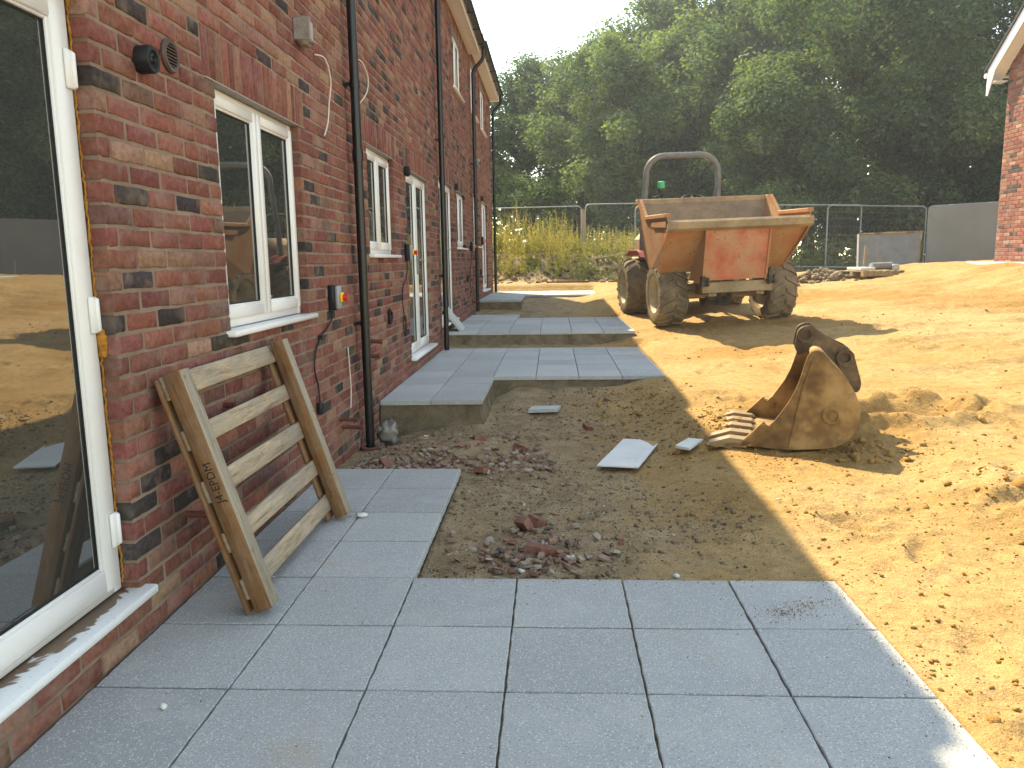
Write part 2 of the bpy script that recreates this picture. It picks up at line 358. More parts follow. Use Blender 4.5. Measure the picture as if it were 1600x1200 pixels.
# ------------------------------------------------------------------ ground
PAT = [  # (z, [(x0,x1,y0,y1) ...])
    (0.0, [(0, 2.696, .05, 3.2036), (0, .896, 3.2036, 5.0036)]),
    (.17, [(0, .896, 6.62, 8.0), (0, 2.66, 8.0, 10.66)]),
    (.36, [(0, 2.66, 11.0, 13.7), (0, .90, 13.7, 14.6)]),
    (.57, [(0, .88, 15.75, 17.95), (0, 2.54, 17.95, 20.2)])]
def gz(x, y):
    x = np.asarray(x, float); y = np.asarray(y, float)
    t = np.maximum(y-3, 0); t2 = np.minimum(t, 15.5)
    sand = .028*t2+.0012*t2**2 + .055*np.clip(x-2.7, -.3, 12)*sstep(-2, 4, y) + .14*sstep(6, 10, x)*sstep(9, 16, y)
    # behind the crest on the right it falls, on the left the soil bank rises
    back = sstep(17.2, 20.5, y)*sstep(5.0, 8.5, x); sand = sand*(1-back) + .82*back
    flat = sstep(18.5, 21, y)*(1-sstep(3.5, 7.5, x)); sand = sand*(1-flat)+(.74+.0*x)*flat
    bank = sstep(21.3, 23.2, y+.9*fbm(x*.7, y*.7, 3, 5)+.25*np.sin(x*1.3))*(1-sstep(4.8, 7.2, x))
    sand = sand + bank*(.72+.25*fbm(x*.8, y*.8, 3, 9)) + .18*sstep(24, 34, y)
    pad = sstep(8.3, 9.9, x)*sstep(10, 12.5, y)*(1-sstep(16.9, 18.3, y)); sand = sand*(1-pad)+1.135*pad
    # pits beside the patios
    pit = -.055 + .10*sstep(6.7, 8.0, y)*sstep(.8, 1.2, x) - .10*(1-sstep(.05, .75, x))*sstep(5.0, 6.4, y)
    pit = np.where(y > 8.0, .17, pit); pit = np.where(y > 11, .24+.27*sstep(13.7, 17.7, y), pit)
    m_ = (1-sstep(2.05, 2.75, x))*sstep(3.1, 3.3, y)*(1-sstep(18, 20, y))
    z = sand*(1-m_)+pit*m_
    return z
def gz_full(x, y):
    x = np.asarray(x, float); y = np.asarray(y, float); z = np.array(gz(x, y))
    far = 1-.6*sstep(9, 20, y)
    soil = (1-sstep(2.0, 2.7, x))*sstep(3.1, 3.4, y)*(1-sstep(18, 20, y))
    d = .07*fbm(x*1.1, y*1.1, 4, 1) + .055*fbm(x*4.2, y*4.2, 4, 3) + .022*np.abs(fbm(x*7, y*7, 3, 11))
    # churned track ridges, clod fields, ripples across the open sand
    churn = sstep(.52, .72, vnoise(x*.9+.3, y*.8, 21)) * sstep(3.0, 4.0, x)
    ridg = 1-2*np.abs(vnoise(x*6.5, y*9, 23)-.5)
    d = d + churn*(.030*(ridg-.5)+.03*fbm(x*13, y*13, 3, 25))
    d = d + .034*np.sin((y*1.0+.22*x+.5*fbm(x*.9, y*.9, 2, 31))*9.5)*sstep(6.5, 9, y)*sstep(4.2, 6.5, x)*sstep(.35, .6, vnoise(x*.5, y*.9, 33))*far
    d = d + .010*fbm(x*26, y*26, 3, 41)*(1-sstep(6, 10, y))
    d = d*(1-.35*soil) + soil*(.020*fbm(x*9, y*9, 4, 51))
    z = z + d*sstep(.0, .25, np.maximum(np.maximum(x-2.75, y-3.3), 0)+.12)
    fr_ = np.random.default_rng(5)
    for _ in range(150):
        if x.size < 8 and (x.min() < 2.6 or y.max() > 12): break
        fx, fy, fa = 2.95+fr_.random()**1.2*5.0, 2.0+fr_.random()*9.0, fr_.random()*6.28; fl, fw_ = .13, .055; dp = fr_.uniform(.012, .03)
        ca, sa = math.cos(fa), math.sin(fa); mk = (np.abs(x-fx) < .4) & (np.abs(y-fy) < .4)
        if mk.any():
            xx, yy_ = x[mk]-fx, y[mk]-fy; rr = np.hypot((xx*ca+yy_*sa)/fl, (-xx*sa+yy_*ca)/fw_); z[mk] += -dp*np.exp(-rr**4) + dp*.55*np.exp(-((rr-1.45)/.33)**2)
    for (ty, bend) in ((7.5, .10), (8.9, .06), (10.0, .02), (13.4, .0), (14.6, -.03)):
        c0 = ty+bend*(x-5)+.12*np.sin(x*.8+ty); u_ = (y-c0)/.20; lug = .5+.5*np.sin((x+.35*np.abs(u_))*2*math.pi/.24)
        on = sstep(4.3, 5.4, x)*(1-sstep(10, 11, x))*(.35+.65*sstep(.3, .6, vnoise(x*.7, y*.7, 87))); z = z + on*(-.030*np.exp(-u_**4)*(.45+.9*lug)+.024*np.exp(-((np.abs(u_)-1.3)/.35)**2))
    # dug hollow behind the bucket, heaped rim
    r = np.hypot((x-4.15)/.42, (y-5.95)/.26); z = z - .20*np.exp(-r**4*1.2)*(.75+.5*vnoise(x*6, y*6, 60)) + .085*np.exp(-((r-1.5)/.40)**2)*sstep(.3, .7, vnoise(x*7, y*7, 61))
    # sand scraped up in front of the bucket's teeth
    r = np.hypot((x-2.72)/.26, (y-5.85)/.62); z = z + .03*np.exp(-r**2)*(.5+.9*vnoise(x*14, y*14, 63))
    # mounds at the right
    r = np.hypot((x-4.05)/.60, (y-3.95)/.65); z = z + .10*np.exp(-r**2)*(.35+1.2*vnoise(x*9, y*9, 65)+.5*np.abs(fbm(x*16, y*16, 2, 66)))
    # wheel hollow under the dumper, heap between the wheels
    r = np.hypot((x-4.0)/.45, (y-12.0)/.5); z = z + .10*np.exp(-r**2)
    # low ridge of soil by the second patio and rubble mound by the pipe
    r = np.hypot((x-2.2)/.55, (y-7.3)/.35); z = z + .07*np.exp(-r**2)*(.5+vnoise(x*8, y*8, 67))
    r = np.hypot((x-.75)/.75, (y-5.75)/.40); z = z + .055*np.exp(-r**2)
    bk = sstep(20.8, 22.0, y)*(1-sstep(5.5, 8, x)); z = z + bk*(.22*fbm(x*2.4, y*2.4, 4, 93)+.10*np.abs(fbm(x*6, y*6, 3, 94)))
    # keep under the paving
    for pz, rects in PAT:
        for (x0, x1, y0, y1) in rects:
            dist = np.maximum(np.maximum(x0-.5-x, x-x1), np.maximum(y0-y, y-y1))
            lim = pz-.008+np.where(dist > 0, dist*.9, np.maximum(dist*6, -.10))
            z = np.minimum(z, lim)
    return z
def graded(a, segs):
    out = [a]
    for (b_, s0, s1) in segs:
        L_ = b_-out[-1]; n = max(2, int(round(L_/((s0+s1)/2)))); t = (np.arange(1, n+1)/n)
        wv = s0+(s1-s0)*np.linspace(0, 1, n); cs = np.cumsum(wv); base = out[-1]; out += list(base+cs/cs[-1]*L_)
    return np.array(out)
xs = graded(-220, [(-20, 40, 8), (-.3, 3, .12), (.85, .04, .024), (4.6, .022, .022), (9, .025, .07), (16, .08, .25), (40, .4, 3), (240, 8, 40)])
ys = graded(-120, [(-4, 20, 1.5), (1.3, .6, .05), (6, .019, .024), (10, .024, .05), (17, .05, .10), (26, .10, .22), (45, .4, 2.5), (320, 8, 60)])
X, Y = np.meshgrid(xs, ys, indexing='ij'); Z = gz_full(X, Y)
nx, ny = X.shape
V = np.stack([X, Y, Z], -1).reshape(-1, 3)
ii = np.arange(nx-1)[:, None]*ny+np.arange(ny-1)[None, :]
F = np.stack([ii, ii+ny, ii+ny+1, ii+1], -1).reshape(-1, 4)
def mesh_np(name, V, F, mat, smooth=False, cols=None, cname='lv'):
    me = bpy.data.meshes.new(name); nv, nf, k = len(V), len(F), F.shape[1]
    me.vertices.add(nv); me.vertices.foreach_set('co', np.asarray(V, np.float32).ravel())
    me.loops.add(nf*k); me.loops.foreach_set('vertex_index', F.astype(np.int32).ravel())
    me.polygons.add(nf); me.polygons.foreach_set('loop_start', np.arange(nf, dtype=np.int32)*k); me.polygons.foreach_set('loop_total', np.full(nf, k, np.int32))
    if smooth: me.polygons.foreach_set('use_smooth', np.ones(nf, bool))
    if cols is not None:
        at = me.color_attributes.new(cname, 'FLOAT_COLOR', 'POINT'); at.data.foreach_set('color', np.asarray(cols, np.float32).ravel())
    me.materials.append(mat); me.update(); me.validate(); return me
soilm = np.maximum((1-sstep(1.75, 2.6, X+.5*fbm(X*2, Y*2, 3, 71)))*sstep(3.0, 3.3, Y)*(1-sstep(19.5, 20.5, Y)), 0)
soilm = soilm*(.56+.36*(1-sstep(.9, 1.9, X))+.10*(1-sstep(4.5, 6, Y)))
soilm = np.maximum(soilm, .9*sstep(20.9, 22.0, Y+.5*fbm(X*1.5, Y*1.5, 3, 72))); soilm = np.maximum(soilm, sstep(17.6, 19.5, Y)*sstep(5, 8, X)); soilm = np.maximum(soilm, 1-sstep(-2, -.3, X))
churn = sstep(.50, .72, vnoise(X*.9+.3, Y*.8, 21))*sstep(2.9, 3.6, X)
churn = np.maximum(churn, np.exp(-(np.hypot((X-2.9)/1.0, (Y-5.4)/.9))**2)*.9*sstep(2.2, 2.7, X)); churn = np.maximum(churn, .9*np.exp(-(np.hypot((X-4.15)/.6, (Y-5.9)/.5))**2))
dry = sstep(.5, .75, vnoise(X*.45, Y*.5, 77))*sstep(6.5, 9.5, Y) + .35*np.exp(-(np.hypot((X-3.1)/.5, (Y-2.6)/1.6))**2)
gm = np.stack([soilm, churn, np.clip(dry, 0, 1), np.ones_like(X)], -1).reshape(-1, 4)
g = link('ground', mesh_np('ground', V, F, M['sand'], True, gm, 'gmix')); g['kind'] = 'structure'

# ------------------------------------------------------------------ patios: a bed and single slabs
def slab_mesh(wx, wy, seed):
    rd = random.Random(seed); b_ = B(); n = 14; t = .040; rim = []
    def edge(p, q):
        out = []
        for i in range(n):
            f = i/n; j = rd.uniform(-.0024, .0016) if i else 0
            dx, dy = q[0]-p[0], q[1]-p[1]; Ld = math.hypot(dx, dy); out.append((p[0]+dx*f-dy/Ld*j, p[1]+dy*f+dx/Ld*j))
        return out
    hx, hy = wx/2, wy/2; cs = [(-hx, -hy), (hx, -hy), (hx, hy), (-hx, hy)]
    for k in range(4): rim += edge(cs[k], cs[(k+1) % 4])
    N = len(rim); ins = [(x*(1-.003/hx), y*(1-.003/hy), 0) for x, y in rim]
    vs = ins+[(x, y, -.003) for x, y in rim]+[(x, y, -t) for x, y in rim]
    fs = [tuple(range(N))]+[(i+N*k, i+N*(k+1), (i+1) % N+N*(k+1), (i+1) % N+N*k) for k in (0, 1) for i in range(N)]
    b_.add(vs, fs); return b_.mesh('paving_slab', M['slab'], 18)
SM = {}
def slabs(rects, z, parent):
    for (x0, x1, y0, y1) in rects:
        nxs = max(1, round((x1-x0)/.45)); nys = max(1, round((y1-y0)/.45)); wx = (x1-x0)/nxs; wy = (y1-y0)/nys
        for i in range(nxs):
            for j in range(nys):
                k = (round(wx, 4), round(wy, 4), random.randrange(5))
                if k not in SM: SM[k] = slab_mesh(wx-.0075, wy-.0105, hash(k) & 0xffff)
                o = link('paving_slab', SM[k], parent, (x0+wx*(i+.5)+(.004 if x0 == 0 else 0), y0+wy*(j+.5), z+random.uniform(-.0018, .0018)))
                o.rotation_euler = (random.uniform(-.003, .003), random.uniform(-.003, .003), random.uniform(-.003, .003))
for n, (pz, rects) in enumerate(PAT):
    b_ = B()
    bm = bmesh.new()
    for (x0, x1, y0, y1) in rects:      # bedding: rough-sided block under the slabs
        e = .018; xa, xb, ya, yb = x0+.01, x1-e, y0+e, y1-e
        if (x0, y0) != rects[0][:1]+rects[0][2:3]: ya -= .0
        pts = []; nxx = max(2, int((xb-xa)/.06)); nyy = max(2, int((yb-ya)/.06))
        ring = [(xa+(xb-xa)*i/nxx, ya) for i in range(nxx)]+[(xb, ya+(yb-ya)*i/nyy) for i in range(nyy)]+[(xb-(xb-xa)*i/nxx, yb) for i in range(nxx)]+[(xa, yb-(yb-ya)*i/nyy) for i in range(nyy)]
        Nr = len(ring); lv = [-.013, -.055, -.10, -.16, -.24, -.5]; outw = [0, .004, .012, .024, .05, .16]
        vs = []
        cx_, cy_ = (xa+xb)/2, (ya+yb)/2
        for l, ow in zip(lv, outw):
            for (px, py) in ring:
                sx_ = 1 if px > xb-.001 else (-1 if px < xa+.001 else 0); sy_ = 1 if py > yb-.001 else (-1 if py < ya+.001 else 0)
                jn = (random.random()-.5)*.022*(0 if l == lv[0] else 1)+ow
                vs.append((px+(sx_*jn if sx_ > 0 else 0), py+sy_*jn, pz+l))
        fs = [tuple(range(Nr))]+[(i+Nr*k, i+Nr*(k+1), (i+1) % Nr+Nr*(k+1), (i+1) % Nr+Nr*k) for k in range(len(lv)-1) for i in range(Nr)]
        b_.add(vs, fs)
    pt = b_.build('patio', M['subbase'], None, 60); pt['kind'] = 'structure'
    slabs(rects, pz, pt)

# ------------------------------------------------------------------ houses of the terrace
PAL = [((.195, .072, .056), 36), ((.165, .062, .050), 24), ((.225, .092, .068), 16), ((.255, .143, .100), 9), ((.145, .079, .063), 7), ((.048, .038, .037), 12), ((.215, .112, .084), 9)]
def bcolor(rd):
    t = rd.uniform(0, sum(p[1] for p in PAL))
    for c, wt in PAL:
        t -= wt
        if t <= 0: break
    k = rd.uniform(.85, 1.15); return (c[0]*k, c[1]*k*rd.uniform(.92, 1.08), c[2]*k*rd.uniform(.9, 1.1), 1)
def brick_geo(bb, L_, H_, D_, rd, fancy, colr=None):
    """brick with its face at x=0, length along y, height along z, centred; depth towards -x"""
    n = (5, 2) if fancy else (1, 1); j = .0028 if fancy else .0015; ch = .005
    pts = []
    cs = [(-L_/2, -H_/2), (L_/2, -H_/2), (L_/2, H_/2), (-L_/2, H_/2)]
    for k in range(4):
        p, q = cs[k], cs[(k+1) % 4]; m_ = n[k % 2]
        for i in range(m_):
            f = i/m_; pts.append((p[0]+(q[0]-p[0])*f+rd.uniform(-j, j), p[1]+(q[1]-p[1])*f+rd.uniform(-j, j)))
    if fancy:
        pts = [(y*(1-(.010 if abs(abs(z)-H_/2) < .006 and abs(abs(y)-L_/2) < .006 else 0)), z) for y, z in pts]
    N = len(pts); tl = rd.uniform(-.0025, .0025); t2 = rd.uniform(-.002, .002)
    fr = [(tl+t2*y/L_*2, y*(1-2*ch/L_), z*(1-2*ch/H_)) for y, z in pts]
    vs = fr+[(-.005+tl, y, z) for y, z in pts]+[(-D_, y, z) for y, z in pts]
    fs = [tuple(range(N))]+[(i+N*k, i+N*(k+1), (i+1) % N+N*(k+1), (i+1) % N+N*k) for k in (0, 1) for i in range(N)]+[tuple(2*N+i for i in range(N))[::-1]]
    bb.add(vs, fs, colr)
def wall_bricks(y0, y1, z0, z1, zoff, opens, seed):
    """list of (yc, zc, length, height) of bricks and soldiers for a wall face"""
    out = []; k0 = int(math.floor((z0-zoff)/.075)); k1 = int(math.ceil((z1-zoff)/.075)); sold = []
    for (a, b_, c, d, s) in opens:
        if s:
            ya, yb = a-.11, b_+.11; n = round((yb-ya)/.075); st = (yb-ya)/n
            for i in range(n): out.append((ya+st*(i+.5), d+.1075+.002, st-.010, .215))
            sold.append((ya-.005, yb+.005, d-.001, d+.224))
    for k in range(k0, k1):
        za = zoff+.075*k; zb = za+.065; cuts = []
        for (a, b_, c, d) in [o[:4] for o in opens]+sold:
            if zb > c+.01 and za < d-.01: cuts.append((a, b_))
        s0 = y0 - (.1125 if k % 2 else 0) - .225*2
        y = s0 + (0.0)
        while y < y1:
            segs = [(max(y, y0), min(y+.215, y1))]
            for (a, b_) in cuts:
                ns = []
                for (p, q) in segs:
                    if q <= a or p >= b_: ns.append((p, q))
                    else:
                        if p < a: ns.append((p, a))
                        if q > b_: ns.append((b_, q))
                segs = ns
            for (p, q) in segs:
                if q-p > .035: out.append(((p+q)/2, (za+zb)/2, q-p-.002, .063))
            y += .225
    return out
def wall_backing(y0, y1, z0, z1, opens, thick=.3, xf=-.0045):
    e = .006; ops = [(a-e, b_+e, c-e, d+e) for (a, b_, c, d, s) in opens]
    ysx = sorted(set([y0, y1]+[t for o in ops for t in o[:2]])); zsx = sorted(set([z0, z1]+[t for o in ops for t in o[2:4]]))
    b_ = B(); hole = lambda y, z: any(o[0] < y < o[1] and o[2] < z < o[3] for o in ops)
    for i in range(len(ysx)-1):
        for j in range(len(zsx)-1):
            ya, yb, za, zb = ysx[i], ysx[i+1], zsx[j], zsx[j+1]
            if hole((ya+yb)/2, (za+zb)/2): continue
            b_.add([(xf, ya, za), (xf, yb, za), (xf, yb, zb), (xf, ya, zb)], [(0, 1, 2, 3)])
    for (a, c2, c, d) in ops:
        xb = -thick
        b_.add([(xf, a, c), (xb, a, c), (xb, a, d), (xf, a, d)], [(0, 1, 2, 3)]); b_.add([(xf, c2, c), (xb, c2, c), (xb, c2, d), (xf, c2, d)], [(0, 1, 2, 3)])
        b_.add([(xf, a, d), (xb, a, d), (xb, c2, d), (xf, c2, d)], [(0, 1, 2, 3)]); b_.add([(xf, a, c), (xb, a, c), (xb, c2, c), (xf, c2, c)], [(0, 1, 2, 3)])
    return b_
BM = {}
def brick_piece(L_, H_, var):
    k = (round(L_, 3), H_, var)
    if k not in BM:
        b_ = B(); brick_geo(b_, k[0], H_, .1, random.Random(hash(k) & 0xffffff), True); BM[k] = b_.mesh('brick', M['brick'], 50)
    return BM[k]
def lay(wall, bricks, seed, nobj):
    rd = random.Random(seed); items = []
    for (yc, zc, L_, H_) in bricks:
        px, py, D = to_px((0, yc, zc)); vis = D > .3 and -30 < px < 1630 and -25 < py < 1225
        items.append(((L_*H_*1.514/D**3) if vis else 0, yc, zc, L_, H_, bcolor(rd)))
    items.sort(key=lambda t: -t[0]); rest = B()
    for i, (s_, yc, zc, L_, H_, c) in enumerate(items):
        if i < nobj and s_ > 0:
            o = link('brick', brick_piece(L_, H_, rd.randrange(6)), wall, (0, yc, zc)); o.color = c
        else:
            rest.M = Matrix.Translation((0, yc, zc)); brick_geo(rest, L_, H_, .1, rd, yc < 7.5 and s_ > 0, c)
    stuff(rest.build('brickwork', M['brick_set'], wall, False, False))
def window(parent, y0, y1, z0, z1, n=2, xf=-.05, sill=.045, name='window', fw=.05, sw=.052, low=0.0, film=False, handle=False, hinge=False, sillh=.028):
    fr = B(); dpt = .065
    a0, a1, c0, c1 = y0+.006, y1-.006, z0+.004, z1-.006
    fr.box(xf-dpt, xf, a0, a0+fw, c0, c1, .005); fr.box(xf-dpt, xf, a1-fw, a1, c0, c1, .005)
    fr.box(xf-dpt, xf-.001, a0+fw, a1-fw, c1-fw, c1, .005); fr.box(xf-dpt, xf-.001, a0+fw, a1-fw, c0, c0+fw+low, .005)
    if n == 2 and name == 'window':
        mid = (a0+a1)/2; fr.box(xf-dpt, xf-.0005, mid-.026, mid+.026, c0+fw+low, c1-fw, .005)
    W = fr.build(name, M['pvc'], parent, 50)
    lo, hi, bt, tp = a0+fw*.55, a1-fw*.55, c0+fw*.6+low, c1-fw*.6
    wd = (hi-lo)/n
    for i in range(n):
        p, q = lo+wd*i+.002, lo+wd*(i+1)-.002; xs_ = xf+.014; b_ = B()
        b_.box(xf-.03, xs_, p, p+sw, bt, tp, .006); b_.box(xf-.03, xs_, q-sw, q, bt, tp, .006)
        b_.box(xf-.03, xs_-.0008, p+sw-.004, q-sw+.004, tp-sw, tp, .006); b_.box(xf-.03, xs_-.0008, p+sw-.004, q-sw+.004, bt, bt+sw+low*.6, .006)
        ib = .012   # glazing bead, stepped in
        yA, yB_, zA, zB = p+sw-.002, q-sw+.002, bt+sw+low*.6-.002, tp-sw+.002
        xb = xs_-.009
        b_.box(xf-.03, xb, yA, yA+ib, zA, zB, .003); b_.box(xf-.03, xb, yB_-ib, yB_, zA, zB, .003)
        b_.box(xf-.03, xb-.0006, yA+ib, yB_-ib, zB-ib, zB, .003); b_.box(xf-.03, xb-.0006, yA+ib, yB_-ib, zA, zA+ib, .003)
        b_.build('sash', M['pvc'], W, 50)
        gk = B(); xg = xs_-.017; t = .007
        ya, yb, za, zb = yA+ib-.001, yB_-ib+.001, zA+ib-.001, zB-ib+.001
        gk.box(xg-.01, xg, ya, ya+t, za, zb); gk.box(xg-.01, xg, yb-t, yb, za, zb); gk.box(xg-.01, xg-.0005, ya+t, yb-t, zb-t, zb); gk.box(xg-.01, xg-.0005, ya+t, yb-t, za, za+t)
        gk.build('gasket', M['gasket'], W)
        gl = B(); gl.box(xg-.03, xg-.006, ya+.002, yb-.002, za+.002, zb-.002); gl.build('glass_pane', M['glass'], W)
        if handle:
            hb = B(); hy = q-sw*.5 if i == 0 else p+sw*.5
            hz = bt+.95; hb.box(xs_, xs_+.012, hy-.014, hy+.014, hz-.11, hz+.11, .004); hb.tube([(xs_+.01, hy, hz+.05), (xs_+.05, hy, hz+.05), (xs_+.055, hy+(.06 if i else -.06), hz+.05), (xs_+.055, hy+(.12 if i else -.12), hz+.05)], .009, 8)
            hb.build('door_handle', M['galv'], W, 40)
    if sill:
        b_ = B(); b_.box(xf-.03, sill, y0-.05 if name == 'window' else y0-.045, y1+.05 if name == 'window' else y1+.045, z0-sillh, z0+.001, .006) if True else 0
        s_ = b_.build('sill', M['sillfilm'] if film else M['pvc'], W, 50)
    return W
def downpipe(parent, y, z0, ztop, xg, zg):
    b_ = B(); x = .075
    b_.tube([(x, y, z0), (x, y, ztop-.42), (x, y, ztop-.34), (x+.03, y, ztop-.27), (xg-.03, y, ztop-.12), (xg, y, ztop-.06), (xg, y, zg)], .034, 14)
    k = z0+1.0
    while k < ztop-.5:
        b_.tube([(x, y, k-.02), (x, y, k+.02)], .039, 14); b_.box(.0, x, y-.012, y+.012, k-.012, k+.012); b_.box(-.003, .012, y-.05, y+.05, k-.015, k+.015, .003); k += 1.75
    k = z0+2.2
    b_.tube([(x, y, k), (x, y, k+.08)], .041, 14)
    return b_.build('downpipe', M['black'], parent, 50)
def isolator(parent, y, z):
    b_ = B(); b_.box(.0, .045, y-.045, y+.045, z-.085, z+.085, .006); W = b_.build('isolator_switch', M['gasket'], parent, 50)
    b_ = B(); b_.box(.045, .075, y-.040, y+.040, z-.078, z+.078, .008); b_.build('switch_cover', M['grey'], W, 50)
    b_ = B(); b_.box(.075, .092, y-.030, y+.030, z-.030, z+.034, .004); b_.build('switch_plate', M['yellow'], W, 50)
    b_ = B(); b_.lathe([(.09, .0), (.09, .022), (.118, .020), (.12, 0)], (0, y, z), 'x', 14); b_.box(.105, .124, y-.006, y+.006, z-.024, z+.024, .003); b_.build('switch_knob', M['red'], W, 40)
    return W
def cable(parent, pts, r, mat, name='cable'):
    P = [Vector(p) for p in pts]; out = []
    for i in range(len(P)-1):
        p0, p1, p2, p3 = P[max(i-1, 0)], P[i], P[i+1], P[min(i+2, len(P)-1)]
        for s in range(6):
            t = s/6; out.append(.5*((2*p1)+(p2-p0)*t+(2*p0-5*p1+4*p2-p3)*t*t+(3*p1-p0-3*p2+p3)*t**3))
    out.append(P[-1]); b_ = B(); b_.tube(out, r, 7); return b_.build(name, M[mat], parent, 60)
def stub(parent, y, z, l=.10, r=.014, mat='copper'):
    b_ = B(); b_.tube([(-.02, y, z), (l, y, z-.004)], r, 10); b_.tube([(l-.012, y, z-.004), (l+.004, y, z-.004)], r*1.18, 10); return b_.build('pipe_stub', M[mat], parent, 50)

# eaves heights: soffit per house; spans along y
HS = [ # y0, y1, zstep, soffit z, openings (y0,y1,z0,z1,kind)
    dict(y0=-4.6, y1=5.93, z=0.0, sof=4.70, op=[(.62, 2.631, .195, 2.25, 'door'), (3.61, 4.80, 1.05, 2.175, 'win'), (3.61, 4.80, 3.70, 4.58, 'win'), (.9, 2.2, 3.70, 4.58, 'win')], plot='first', lab='nearest terraced brick house with large patio door and flue vents'),
    dict(y0=5.93, y1=10.52, z=.15, sof=4.95, op=[(6.55, 7.62, 1.425, 2.325, 'win'), (8.27, 9.72, .345, 2.325, 'door'), (6.55, 7.62, 3.85, 4.72, 'win')], plot='second', lab='second terraced brick house, between the two nearest black downpipes'),
    dict(y0=10.52, y1=15.05, z=.30, sof=5.10, op=[(10.66, 12.10, .495, 2.475, 'door'), (12.62, 13.78, 1.575, 2.475, 'win'), (12.60, 13.75, 4.03, 4.90, 'win')], plot='third', lab='third terraced brick house, behind the leaning paving slab'),
    dict(y0=15.05, y1=20.02, z=.45, sof=5.25, op=[(15.32, 16.50, 1.65, 2.625, 'win'), (17.06, 18.45, .72, 2.625, 'door'), (15.28, 16.45, 4.15, 5.06, 'win'), (17.30, 18.40, 4.15, 5.06, 'win')], plot='end', lab='farthest terraced brick house, at the end by the fence')]
